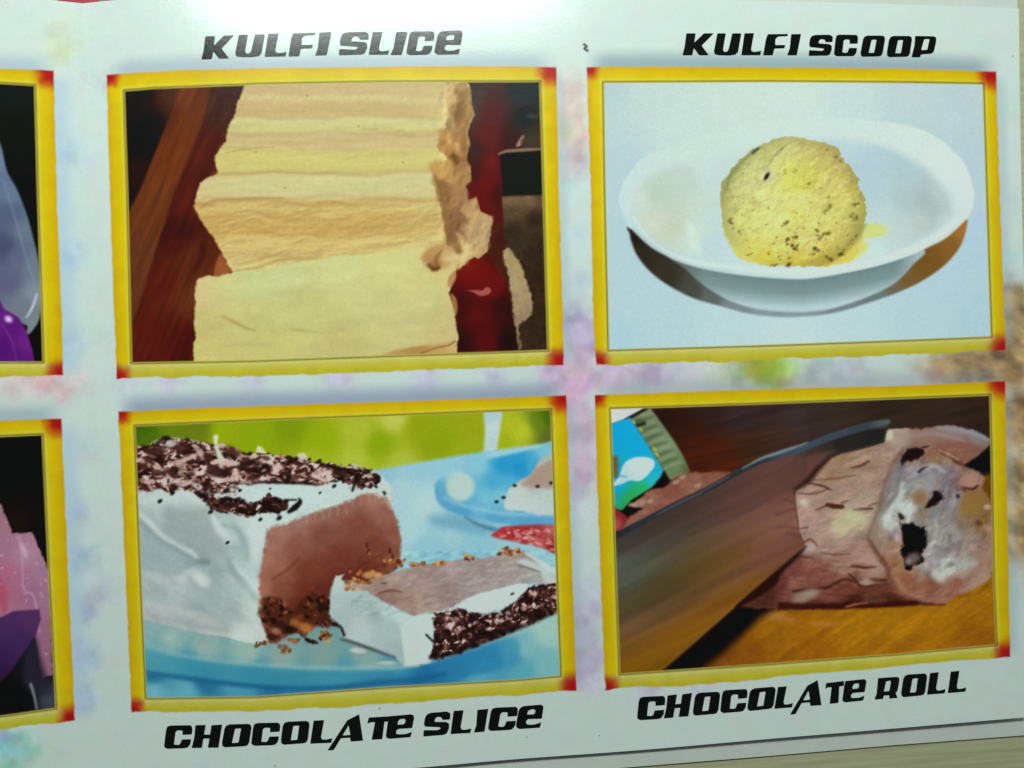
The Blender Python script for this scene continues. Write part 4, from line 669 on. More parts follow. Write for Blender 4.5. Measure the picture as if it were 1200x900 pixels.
    for q, w, al in ((b([(340, 415), (390, 405), (440, 378)]), [1, 3, 3], .7), (b([(80, 505), (160, 520), (220, 545)]), [1, 3.2, 1], .8), (b([(0, 560), (90, 570), (150, 560), (200, 540)]), [1, 2, 2, 2], .6), (b([(195, 632), (230, 640), (285, 645)]), [3, 6, 5], .95), (b([(130, 665), (175, 645), (210, 630)]), [1, 2, 2], .7), (b([(285, 620), (320, 608)]), [2, 1], .7), (b([(355, 662), (400, 658), (460, 655)]), [2, 3.4, 2], .8), (b([(440, 640), (490, 620)]), [1, 2], .6), (b([(20, 775), (80, 765)]), [1, 2.4], .6), (b([(95, 490), (240, 480), (360, 460)]), [1, 3, 1], .4),
                     (d([(60, 130), (100, 110), (140, 150)]), [1, 2.6, 1], .6), (d([(160, 190), (240, 200), (330, 195)]), [1, 2, 1], .5), (d([(0, 212), (60, 212), (120, 220)]), [3, 3, 1], .6), (d([(340, 268), (420, 275), (485, 272)]), [2, 3, 1], .85), (d([(320, 310), (360, 345), (390, 380), (465, 385)]), [1, 3, 4, 2], .9), (d([(390, 350), (450, 345), (540, 350)]), [1, 3, 2], .8), (d([(180, 400), (250, 365), (300, 345), (360, 360)]), [2, 3.4, 3, 2], .85), (d([(0, 415), (100, 400), (220, 392)]), [3, 4, 2], .85), (d([(380, 415), (450, 385), (560, 370)]), [1, 2, 1], .5), (d([(200, 430), (320, 440), (420, 425)]), [1, 2, 1], .5)):
        p.stroke(q, w, CKD, soft=1.8, alpha=al)
    for q, r, col in ((b([(435, 470)])[0], 6.5, (206, 164, 144)), (b([(450, 555)])[0], 6, (200, 160, 146)), (b([(60, 620)])[0], 6, (222, 206, 192)), (b([(30, 540)])[0], 5, (206, 170, 158)), (b([(340, 710)])[0], 14, (216, 200, 168)), (b([(300, 745)])[0], 9, (210, 188, 156)), (b([(410, 360)])[0], 4, (208, 160, 144)), (b([(520, 312)])[0], 3.4, (206, 164, 150)), (d([(440, 215)])[0], 8, (204, 156, 146)), (d([(500, 300)])[0], 9, (200, 150, 136)), (d([(425, 355)])[0], 6, (206, 166, 152)), (d([(100, 430)])[0], 9, (190, 160, 148)), (d([(40, 455)])[0], 8, (176, 146, 132)), (d([(90, 160)])[0], 6, (200, 180, 172))):
        p.blob(col=col, cx=q[0], cy=q[1], rx=r, ry=r * 0.7, ang=-15, soft=0.8, alpha=0.8)
    p.fill(d([(-90, 480), (100, 488), (300, 480), (420, 488), (640, 470), (740, 460), (760, 478), (885, 492), (700, 500), (400, 515), (-90, 525)]), (70, 28, 20), soft=2.6, smooth=False, rough=0.9, rs=12, alpha=0.9)
    p.stroke(d([(310, 505), (360, 492), (430, 482)]), [2, 3, 1], (196, 126, 100), soft=2, alpha=0.8)
    # end of the roll: marbled face
    face = b([(470, 800), (500, 640), (540, 480), (590, 370), (650, 300), (720, 268), (790, 275), (850, 320), (930, 380), (1000, 425), (1060, 432), (1112, 475), (1105, 540), (1140, 600), (1152, 660), (1140, 740)]) + d([(1110, 30), (1165, 180), (1160, 322), (1050, 402), (950, 442), (880, 478), (780, 480), (660, 430), (580, 330), (520, 230), (450, 140), (440, 60)])
    p.fill(face, [(1055, 530, 150, 128, 128), (1075, 530, 160, 118, 104), (1095, 535, 172, 120, 98), (1040, 560, 152, 136, 138), (1060, 560, 156, 142, 142), (1090, 555, 156, 146, 152), (1110, 560, 152, 136, 144), (1125, 560, 170, 126, 118), (1140, 565, 184, 132, 118), (1150, 580, 160, 112, 84), (1035, 590, 156, 136, 130), (1050, 585, 184, 174, 174), (1070, 575, 190, 178, 178), (1105, 580, 150, 134, 142), (1120, 590, 148, 134, 140), (1140, 590, 162, 116, 72), (1030, 620, 176, 142, 128), (1040, 610, 212, 206, 202), (1060, 595, 216, 210, 206), (1065, 610, 194, 180, 176), (1080, 600, 160, 128, 110), (1100, 600, 158, 148, 148), (1090, 620, 182, 170, 164), (1110, 625, 172, 158, 152), (1130, 610, 150, 120, 106), (1150, 610, 156, 112, 72), (1035, 640, 178, 140, 124), (1050, 635, 180, 130, 108), (1100, 645, 176, 164, 168), (1120, 640, 160, 138, 138), (1140, 640, 170, 142, 132), (1155, 640, 170, 122, 110), (1045, 660, 176, 116, 92), (1060, 680, 170, 110, 88), (1090, 660, 180, 164, 164), (1110, 665, 196, 194, 190), (1130, 660, 186, 172, 166), (1090, 685, 168, 104, 86), (1120, 685, 172, 108, 92), (1145, 670, 186, 136, 120), (1155, 660, 182, 132, 116)], soft=3.0, smooth=True, rough=1.4, rs=7, idn=RL)
    ef = lambda x, y: (x > 1030) & (x < 1162) & (y > 525) & (y < 700) & (p.C.max(-1) > 0.35)
    p.modulate(W, 0.09, lambda x, y: fbm(x + 6 * fbm(x, y, 14, seed=7), y, 13, 9, seed=121, octv=4, ang=-40) * ef(x, y))
    eface = lambda x, y: sstep(1.05, 0.8, np.hypot((x - 1097) / 62, (y - 604) / 82)) * (p.C.max(-1) > 0.35) * (p.I == RL)
    wx = lambda x, y: (x + 12 * fbm(x, y, 26, seed=141, octv=2), y + 12 * fbm(x, y, 26, seed=147, octv=2))
    p.modulate(W, 0.13, lambda x, y: fbm(*wx(x, y), 19, 9, seed=151, octv=3, ang=-50) * eface(x, y))
    mk = eface(p.X, p.Y) * sstep(0.15, 0.6, fbm(*wx(p.X, p.Y), 24, 12, seed=157, octv=3, ang=-40))
    p.C[...] += (np.array([176, 134, 112]) / 255 - p.C) * (0.35 * mk)[..., None]
    p.modulate(W, 0.038, lambda x, y: relief(x + 7 * fbm(x, y, 24, seed=8), y + 7 * fbm(x, y, 24, seed=9), 19, 11, seed=123, octv=4, ang=-45) * ef(x, y))
    p.stroke(b([(700, 278), (620, 350), (560, 470), (520, 600), (490, 700)]) + d([(455, 60), (470, 150), (540, 250), (570, 330), (640, 420)]), [3, 6, 8, 8, 8, 8, 7, 6, 5, 3], (158, 116, 102), soft=6, alpha=0.45)
    p.stroke(b([(640, 310), (575, 400), (535, 500), (505, 620), (475, 720)]) + d([(440, 80), (450, 140), (530, 240), (555, 330), (600, 390)]), [1, 2, 2, 2.4, 2.4, 2.6, 2.6, 2.4, 2, 1], (118, 80, 70), soft=3.2, alpha=0.4)
    for q, w, col, al in ((b([(640, 520), (620, 600), (560, 680), (540, 760)]), [8, 9, 8, 6], (222, 214, 210), .75), (b([(740, 430), (700, 480), (650, 540)]), [5, 6, 6], (204, 196, 196), .7), (b([(760, 415), (830, 405), (880, 440)]), [3, 5, 3], (210, 198, 202), .8), (b([(640, 400), (620, 480), (600, 560), (550, 640)]), [3, 4, 4, 2], (126, 118, 126), .7), (b([(650, 530), (700, 480), (780, 450)]), [2, 3, 1], (120, 114, 124), .6), (b([(620, 640), (680, 670), (720, 640)]), [7, 9, 6], (216, 208, 204), .8), (d([(560, 20), (590, 60), (610, 110)]), [7, 8, 5], (208, 200, 198), .8), (d([(830, 310), (860, 330), (900, 290)]), [11, 12, 8], (222, 210, 204), .8), (d([(940, 230), (980, 260), (1060, 250)]), [6, 8, 6], (198, 192, 188), .7), (d([(600, 60), (560, 110)]), [5, 3], (140, 110, 116), .6),
                          (d([(450, 120), (490, 190), (550, 280), (560, 330)]), [2, 3, 3, 2], (120, 72, 58), .7), (d([(600, 340), (640, 400), (660, 420)]), [3, 4, 2], (206, 150, 130), .6), (d([(1040, 150), (1060, 170)]), [4, 4], (204, 160, 140), .8), (d([(980, 410), (1060, 380), (1140, 330)]), [3, 5, 3], (206, 160, 140), .6), (d([(830, 150), (900, 170), (940, 160)]), [4, 6, 3], (138, 116, 118), .6), (d([(820, 90), (880, 60), (960, 60)]), [5, 6, 5], (190, 180, 180), .5)):
        p.stroke(q, w, col, soft=4, alpha=al)
    p.blob(*b([(1030, 500)])[0], 10, 8.5, (196, 140, 124), 0, 0.45); p.stroke(b([(1010, 535), (1050, 540), (1078, 522)]), [2, 3, 2], (92, 50, 44), soft=2)
    p.blob(*b([(1050, 630)])[0], 17, 13, (168, 122, 74), -35, 0.5, 0.9); p.blob(*b([(740, 592)])[0], 9, 9, (168, 124, 94), -30, 0.6)
    p.blob(*b([(1135, 645)])[0], 4, 3, (206, 168, 146), 0, 0.7); p.blob(*b([(962, 582)])[0], 2.6, 2.6, (80, 76, 84), 0, 0.6)
    p.fill(b([(630, 385), (655, 320), (700, 296), (760, 310), (752, 348), (700, 372), (660, 382), (640, 395)]), (46, 28, 24), soft=2.2, rough=1.2, rs=4)
    p.fill(b([(750, 295), (790, 288), (770, 300)]), (64, 40, 34), soft=2)
    p.fill(b([(772, 650), (790, 610), (812, 590), (820, 552), (850, 555), (878, 595), (850, 618), (820, 640)]), (44, 26, 24), soft=2, rough=1, rs=4)
    p.fill(b([(725, 440), (750, 415), (788, 408), (760, 428), (740, 448)]), (80, 74, 80), soft=2)
    p.fill(b([(612, 685), (630, 685), (650, 710), (625, 720)]), (66, 44, 46), soft=2)
    p.fill(b([(628, 745), (680, 738), (730, 758), (772, 770), (775, 830)]) + d([(780, 60), (778, 140), (755, 180), (760, 245), (710, 262), (690, 290), (650, 285), (655, 240), (630, 190), (640, 120), (628, 20)]), (28, 20, 18), soft=2.2, rough=1.5, rs=5)
    p.blob(*d([(700, 222)])[0], 9, 6.5, (126, 104, 100), -20, 0.6); p.blob(*d([(675, 240)])[0], 4, 4, (150, 126, 120), 0, 0.7)
    p.modulate(W, 0.12, lambda x, y: fbm(x, y, 3, 3, seed=125, octv=2) * ((x > 1050) & (x < 1090) & (y > 610) & (y < 672) & (p.C.max(-1) < 0.3)))
    for q in ((1085, 740), (1000, 540)): p.blob(*b([q])[0], 4, 3, (110, 70, 66), 30, 0.7, 0.8)
    # knife
    spine = a([(40, 822), (150, 762), (350, 652), (600, 530), (800, 420), (900, 368), (1000, 330)]) + b([(0, 305), (110, 262), (200, 225), (300, 188), (400, 158), (480, 142), (562, 132)])
    edge = b([(545, 190), (530, 262), (400, 302), (268, 332), (195, 374), (130, 440), (75, 500), (0, 560)]) + c([(1130, 0), (1150, 60), (1168, 98), (1000, 240), (760, 450), (500, 680), (300, 850), (0, 860), (0, 40)])
    p.fill(spine + edge, ashep([(730, 640, 84, 74, 66), (760, 620, 78, 64, 58), (800, 600, 84, 66, 60), (840, 580, 96, 72, 66), (880, 560, 110, 80, 74), (910, 545, 118, 86, 78), (940, 535, 118, 88, 78), (960, 530, 96, 74, 66), (920, 565, 132, 96, 88), (935, 560, 110, 78, 70), (900, 590, 126, 92, 86), (870, 600, 106, 82, 74), (920, 595, 140, 104, 98), (880, 620, 140, 104, 92), (910, 620, 158, 116, 104), (930, 610, 152, 116, 108), (935, 630, 130, 92, 88), (850, 640, 116, 96, 66), (800, 640, 96, 88, 66), (760, 640, 96, 96, 86), (730, 660, 104, 116, 114), (740, 680, 98, 110, 106), (770, 665, 100, 104, 92), (810, 660, 112, 98, 56), (840, 655, 122, 98, 38), (860, 650, 128, 98, 46), (900, 645, 140, 100, 90), (920, 650, 120, 84, 76), (800, 675, 92, 80, 34), (770, 690, 84, 78, 44), (740, 705, 88, 84, 62), (830, 690, 108, 88, 56), (870, 670, 120, 92, 66), (890, 685, 146, 104, 40), (840, 710, 136, 96, 34), (790, 710, 108, 88, 62), (740, 735, 122, 102, 80), (770, 730, 120, 92, 56), (730, 760, 122, 96, 40), (790, 740, 146, 106, 28), (760, 770, 142, 104, 24), (820, 735, 148, 106, 28), (860, 700, 152, 112, 32), (745, 785, 136, 100, 24)], -26, 3.0, 14.0, 1.8),
           soft=1.6, smooth=False, idn=KN)
    kb = lambda x, y: (y > 640 - (x - 720) * 0.5) & (x < 945) & ((x - 773) / 170.0 < (790 - y) / 150.0)
    p.modulate(W, 0.06, lambda x, y: fbm(x, y, 120, 9, seed=131, octv=2, ang=-26) * kb(x, y))
    # spine steel, dark tip
    p.fill(b([(0, 335), (110, 292), (200, 258), (330, 212), (430, 190), (545, 180), (528, 264), (400, 304), (268, 334), (195, 374), (170, 380), (200, 340), (250, 312), (120, 335), (0, 372)]), [(930, 545, 104, 82, 76), (970, 530, 72, 62, 56), (1000, 515, 54, 52, 48), (1025, 508, 44, 48, 44), (985, 522, 56, 50, 46), (960, 540, 90, 68, 60)], soft=3, smooth=False)
    p.stroke(b([(200, 372), (140, 425), (85, 492), (10, 545)]), [3, 6, 7, 4], (58, 30, 26), soft=4, alpha=0.8)
    p.stroke(b([(0, 322), (110, 278), (200, 240), (330, 200), (430, 170), (556, 146)]), [7, 8, 8, 8, 8, 5], [(930, 530, 84, 98, 108), (980, 508, 76, 94, 104), (1010, 500, 70, 86, 98), (1040, 494, 96, 112, 120)], soft=2.2)
    p.stroke(a([(40, 826), (200, 742), (350, 660), (600, 538), (800, 428), (900, 378), (1000, 345), (1110, 305)]), [8, 7, 6, 6, 6, 7, 8, 8], [(720, 628, 52, 58, 66), (760, 605, 58, 66, 76), (830, 572, 56, 60, 66), (880, 545, 62, 68, 74), (930, 530, 76, 94, 108)], soft=2)
    p.stroke(a([(300, 690), (450, 612), (560, 562)]), [1, 2.4, 2], (112, 118, 124), soft=1.8, alpha=0.8)
    p.stroke(a([(560, 555), (640, 512), (720, 470)]), [1, 2, 1], (120, 126, 130), soft=1.8, alpha=0.7)
    p.stroke(a([(800, 420), (900, 366), (980, 338), (1100, 298), (1180, 268)]), [1, 3, 3.5, 2.6, 1], (156, 166, 170), soft=2, alpha=0.8)
    p.stroke(c([(1165, 100), (1000, 240), (760, 450), (500, 680), (315, 840)]), [1, 2, 2, 2, 2], (160, 128, 74), soft=2, alpha=0.45)
    p.fill(c([(1165, 105), (1140, 150), (1030, 260), (1000, 320), (920, 380), (820, 440), (760, 452), (900, 330), (1000, 242)]), (46, 20, 16), soft=3, alpha=0.85)
    for q in ([(1000, 770), (1060, 760), (1120, 775)], [(1060, 800), (1130, 815)], [(1050, 600), (1100, 620)], [(1000, 690), (1110, 655)]): p.stroke(a(q), [2, 3, 1][:len(q)], (104, 70, 66), soft=3, alpha=0.5)

# ---- the two prints on the left panel
def pic_container(p, base):
    W = (slice(None), slice(None))
    part(base + 1, 'printed_clear_tub', base); part(base + 2, 'printed_purple_tub', base)
    p.put(W, np.ones(p.X.shape), [(20, 110, 34, 42, 38), (30, 150, 28, 34, 30), (40, 250, 22, 26, 22), (48, 400, 16, 18, 14), (-100, 200, 30, 34, 30)])
    p.fill([(-300, 60), (-90, 90), (-20, 130), (0, 168), (8, 200), (20, 222), (31, 250), (38, 275), (45, 305), (48, 340), (47, 370), (40, 385), (30, 392), (10, 380), (-200, 420)],
           [(2, 190, 130, 150, 178), (5, 210, 116, 136, 168), (15, 225, 124, 142, 168), (10, 250, 100, 116, 146), (30, 270, 122, 140, 158), (20, 300, 112, 122, 150), (5, 290, 88, 96, 128), (40, 310, 130, 146, 158), (42, 345, 150, 164, 174), (30, 360, 132, 142, 156), (10, 330, 110, 116, 146), (20, 385, 130, 140, 152), (38, 380, 138, 156, 158), (-60, 250, 104, 120, 150), (-200, 200, 120, 140, 168)], soft=2, idn=base + 1)
    p.stroke([(31, 372), (38, 360), (43, 345)], [1.5, 3, 2], (206, 216, 224), soft=2)
    p.stroke([(4, 212), (16, 250), (30, 300), (40, 330)], [1, 2, 2, 1], (148, 164, 186), soft=2.5, alpha=0.6)
    p.fill([(-300, 330), (-60, 300), (-5, 342), (5, 362), (22, 372), (31, 388), (38, 410), (44, 440), (-300, 440)], [(2, 370, 116, 46, 146), (12, 390, 108, 36, 136), (28, 400, 126, 48, 150), (15, 415, 104, 34, 132), (2, 410, 96, 30, 126), (-100, 380, 112, 38, 140)], soft=1.6, smooth=False, idn=base + 2)
    p.stroke([(2, 380), (14, 400), (20, 425)], [1, 2, 1], (150, 90, 176), soft=2, alpha=0.5)
    p.blob(10, 374, 4.5, 3.5, (236, 210, 240), 30, 0.8)
    p.I[(p.I == base) & (p.Y > 375)] = part(base + 3, 'printed_backdrop', base)
def pic_pink_blocks(p, base):
    W = (slice(None), slice(None))
    part(base + 1, 'printed_pink_blocks', base); part(base + 2, 'printed_purple_block', base)
    p.put(W, np.ones(p.X.shape), [(10, 530, 14, 10, 8), (40, 550, 8, 6, 4), (30, 600, 30, 20, 16), (45, 640, 14, 8, 8), (10, 815, 16, 18, 18), (40, 790, 30, 32, 38), (30, 820, 14, 16, 18), (58, 820, 74, 82, 92), (-100, 600, 16, 12, 10)])
    p.blob(20, 612, 14, 14, (46, 32, 26), 40, 0.8, 0.7)
    p.fill([(-300, 560), (-10, 582), (2, 592), (15, 625), (38, 624), (47, 645), (57, 668), (62, 790), (50, 795), (40, 742), (0, 725), (-300, 730)],
           [(3, 610, 176, 132, 148), (8, 640, 180, 130, 152), (5, 670, 186, 120, 146), (20, 645, 184, 138, 160), (30, 650, 190, 150, 170), (45, 670, 178, 136, 160), (25, 680, 180, 122, 152), (40, 700, 168, 118, 146), (52, 700, 176, 132, 156), (50, 740, 166, 116, 142), (58, 780, 160, 112, 136), (3, 695, 184, 112, 136), (2, 710, 182, 126, 152), (-100, 650, 180, 124, 150)], soft=1.6, smooth=False, idn=base + 1, rough=0.8)
    p.fill([(-4, 672), (6, 690), (9, 712), (4, 718), (-4, 700)], (186, 92, 116), soft=4, alpha=0.8)
    p.stroke([(22, 628), (26, 655), (28, 690), (40, 700), (46, 740)], [1.5, 2, 2, 3, 2], (206, 180, 200), soft=2, alpha=0.6)
    p.blob(28, 645, 3, 9, (214, 196, 208), -20, 0.7, 0.7)
    p.flakes(40, [(0, 600), (30, 630), (55, 680), (58, 780), (40, 740), (0, 700)], (0.8, 2.2), (1, 2), (0, 50), [(206, 176, 196), (150, 100, 130), (216, 186, 200)], 40, 0.6)
    p.fill([(-300, 735), (2, 723), (16, 716), (46, 714), (48, 725), (42, 745), (28, 765), (10, 790), (-5, 805), (-300, 820)], [(10, 735, 84, 56, 106), (35, 725, 96, 58, 104), (20, 750, 76, 52, 100), (5, 770, 70, 44, 92), (0, 790, 60, 34, 70), (-100, 770, 74, 48, 96)], soft=2, smooth=False, idn=base + 2)
    p.fill([(42, 748), (30, 765), (28, 800), (45, 815), (60, 812), (56, 795), (48, 770)], (54, 50, 66), soft=5, alpha=0.8)
    p.stroke([(36, 802), (40, 815), (43, 830)], [3, 2.6, 2], (150, 152, 160), soft=2)
# ------------------------------------------------------------------ layout of the printed frames (photo pixels, clockwise)
FR = {
 100: dict(fun=pic_kulfi_slice, cap='slices of pale yellow kulfi on a dark red tray',
   o=[(125, 87.5), (160, 85), (220, 82), (300, 80), (450, 78), (600, 77.5), (652, 78.7), (655, 225), (659, 350), (661, 427), (600, 429.5), (450, 434.8), (300, 440), (137, 444.5), (132.5, 337), (128.5, 225)],
   i=[(145, 106), (180, 103), (285, 99), (300, 98.2), (450, 95.5), (633, 95), (637, 225), (640, 330), (642.5, 411), (600, 412.7), (450, 417.5), (300, 423), (153.8, 426), (149, 225)]),
 200: dict(fun=pic_scoop, cap='a speckled yellow kulfi scoop in a white bowl',
   o=[(687.5, 78.7), (760, 78), (900, 78.8), (1050, 80.5), (1167.5, 83.7), (1171.5, 225), (1175, 320), (1178.7, 411), (1050, 415.7), (900, 420.5), (850, 423.7), (698, 427), (695, 375), (692.3, 225)],
   i=[(706.8, 96.2), (900, 95.2), (1050, 96.3), (1152.5, 98), (1156.3, 225), (1159, 310), (1162, 395), (1050, 399.5), (900, 405), (713, 410.5), (711, 320), (708.8, 225)]),
 300: dict(fun=pic_choc_slice, cap='a white frosted chocolate cake with a cut slice',
   o=[(138.7, 482), (300, 475.7), (450, 471), (600, 465.5), (663.7, 463), (667, 560), (671, 675), (675, 792), (675.5, 808.7), (600, 814.5), (450, 826), (300, 833.3), (153.7, 835), (152.5, 795), (147, 675), (142, 560)],
   i=[(157.5, 498.7), (300, 492.5), (450, 487), (600, 481), (645.7, 479.5), (652.5, 675), (657, 792.5), (600, 797.5), (450, 806), (300, 817), (171, 818.7), (164.5, 675)]),
 400: dict(fun=pic_roll, cap='a knife cutting a marbled chocolate roll',
   o=[(697, 463), (800, 459.5), (900, 456), (1050, 452), (1178, 446.5), (1180, 560), (1182, 675), (1184, 770), (1050, 781), (900, 794.7), (800, 803.7), (709, 808), (707.5, 770), (703.7, 675), (700, 570)],
   i=[(715, 478.7), (900, 472.5), (1160.5, 462.5), (1162.5, 560), (1164.5, 675), (1168, 756), (1050, 767), (900, 778.5), (726, 790.5), (721.7, 675)]),
 500: dict(fun=pic_container, cap='a clear tub and a purple tub',
   o=[(-470, 84), (-200, 80), (0, 80.5), (63, 82.5), (66.5, 225), (72.5, 375), (74, 440.5), (0, 443), (-200, 448), (-470, 452)],
   i=[(-450, 102), (-200, 97), (0, 97), (41, 99.5), (44.5, 225), (51, 425), (0, 425), (-200, 430), (-450, 434)]),
 600: dict(fun=pic_pink_blocks, cap='pink and purple frozen blocks on black',
   o=[(-470, 500), (-200, 496), (0, 493), (72, 490.5), (76, 580), (80, 675), (85, 780), (88, 845), (0, 854.5), (-200, 868), (-470, 884)],
   i=[(-450, 518), (-200, 514), (0, 511), (50, 508.7), (57.5, 675), (66, 830.5), (0, 840), (-200, 852), (-450, 866)]),
}
CORN = {100: (0, 6, 9, 13), 200: (0, 4, 7, 11), 300: (0, 4, 8, 12), 400: (0, 4, 7, 11), 500: (0, 3, 6, 9), 600: (0, 3, 7, 10)}

# tone of each print, matched to small colour swatches of the photo (0..255 in, 0..255 out)
TONE = {100: ([0, 20, 50, 100, 150, 200, 255], [0, 16, 48, 97, 145, 195, 250]),
        200: ([0, 255], [0, 255]),
        300: ([0, 22, 45, 70, 90, 140, 175, 190, 205, 225, 255], [0, 8, 26, 42, 62, 110, 150, 166, 184, 205, 240]),
        400: ([0, 25, 45, 90, 105, 130, 150, 178, 190, 210, 255], [0, 11, 29, 65, 81, 110, 127, 151, 167, 192, 245]),
        500: ([0, 40, 130, 180, 255], [0, 26, 106, 154, 250]), 600: ([0, 40, 130, 180, 255], [0, 24, 104, 150, 230])}
GAIN = {102: (0.97, 1.008, 0.99), 103: (0.97, 1.0, 0.98), 202: (0.955, 1.01, 0.98), 403: (0.935, 1.01, 1.0), 304: (1.12, 1.0, 0.90), 300: (1.07, 1.04, 1.0)}
# light measured on a plain test sheet: used to turn colours read in the photo into ink colours
CAL = dict(E=[[0.6539, 0.7532, 0.7088], [-0.1999, -0.23, -0.2161], [0.0135, 0.0135, 0.0146], [0.0395, 0.0435, 0.043], [0.015, 0.0249, 0.0164], [-0.0289, -0.0333, -0.0299], [0.0098, 0.0123, 0.01], [0.0028, 0.0025, 0.0035], [0.0048, 0.0087, 0.0048], [-0.0623, -0.0714, -0.0673], [0.0235, 0.0282, 0.0253], [-0.0029, -0.0083, -0.0025], [-0.007, -0.007, -0.008], [0.0073, 0.0047, 0.0088], [0.0222, 0.0267, 0.0245]],
           S=[[0.0078, 0.0149, 0.0691, 0.5012, 0.4114, 0.3712, 0.0987, 0.008, 0.0033, 0.0027, 0.0034], [0.0069, 0.0095, 0.0329, 0.2315, 0.2038, 0.1633, 0.0496, 0.007, 0.0034, 0.0032, 0.0035], [0.0059, 0.0077, 0.0182, 0.0797, 0.0839, 0.0734, 0.0286, 0.0057, 0.0031, 0.0027, 0.0036], [0.0049, 0.006, 0.0103, 0.0289, 0.0338, 0.03, 0.0143, 0.0047, 0.0029, 0.0027, 0.0037], [0.004, 0.005, 0.0067, 0.0138, 0.0171, 0.0152, 0.0084, 0.0039, 0.0027, 0.0027, 0.0037], [0.0034, 0.004, 0.0047, 0.0075, 0.0089, 0.0078, 0.005, 0.0032, 0.0026, 0.0027, 0.0037], [0.0028, 0.0032, 0.0034, 0.0044, 0.0049, 0.0042, 0.0034, 0.0027, 0.0025, 0.0026, 0.0035], [0.0025, 0.0026, 0.0027, 0.0031, 0.0032, 0.0029, 0.0026, 0.0024, 0.0024, 0.0025, 0.0031], [0.0023, 0.0023, 0.0024, 0.0025, 0.0025, 0.0025, 0.0024, 0.0023, 0.0023, 0.0023, 0.0027], [0.0022, 0.0022, 0.0021, 0.0022, 0.0022, 0.0022, 0.0022, 0.0021, 0.0022, 0.0022, 0.0023], [0.0021, 0.0021, 0.0021, 0.0021, 0.0021, 0.0021, 0.0021, 0.0023, 0.0022, 0.0022, 0.0023]])
REF = np.array([0.828, 0.898, 0.873])
CAL_X = [10, 90, 200, 320, 440, 560, 680, 800, 920, 1050, 1170]
CAL_Y = [20, 50, 80, 120, 160, 210, 280, 360, 450, 600, 820]
def light_field(X, Y):
    x = np.clip(X / 600 - 1, -1.05, 1.05); y = np.clip(Y / 450 - 1, -1.05, 1.05)
    B = np.stack([x ** i * y ** j for i in range(5) for j in range(5) if i + j <= 4], -1)
    S = np.array(CAL['S'])
    fx = np.interp(X, CAL_X, np.arange(len(CAL_X))); fy = np.interp(Y, CAL_Y, np.arange(len(CAL_Y)))
    i = np.minimum(fx.astype(int), len(CAL_X) - 2); j = np.minimum(fy.astype(int), len(CAL_Y) - 2)
    fx = fx - i; fy = fy - j
    s = (S[j, i] * (1 - fx) + S[j, i + 1] * fx) * (1 - fy) + (S[j + 1, i] * (1 - fx) + S[j + 1, i + 1] * fx) * fy
    return np.maximum(B @ np.array(CAL['E']), 0.2), 0.8 * s[..., None] * np.array([0.9, 1.0, 0.96])

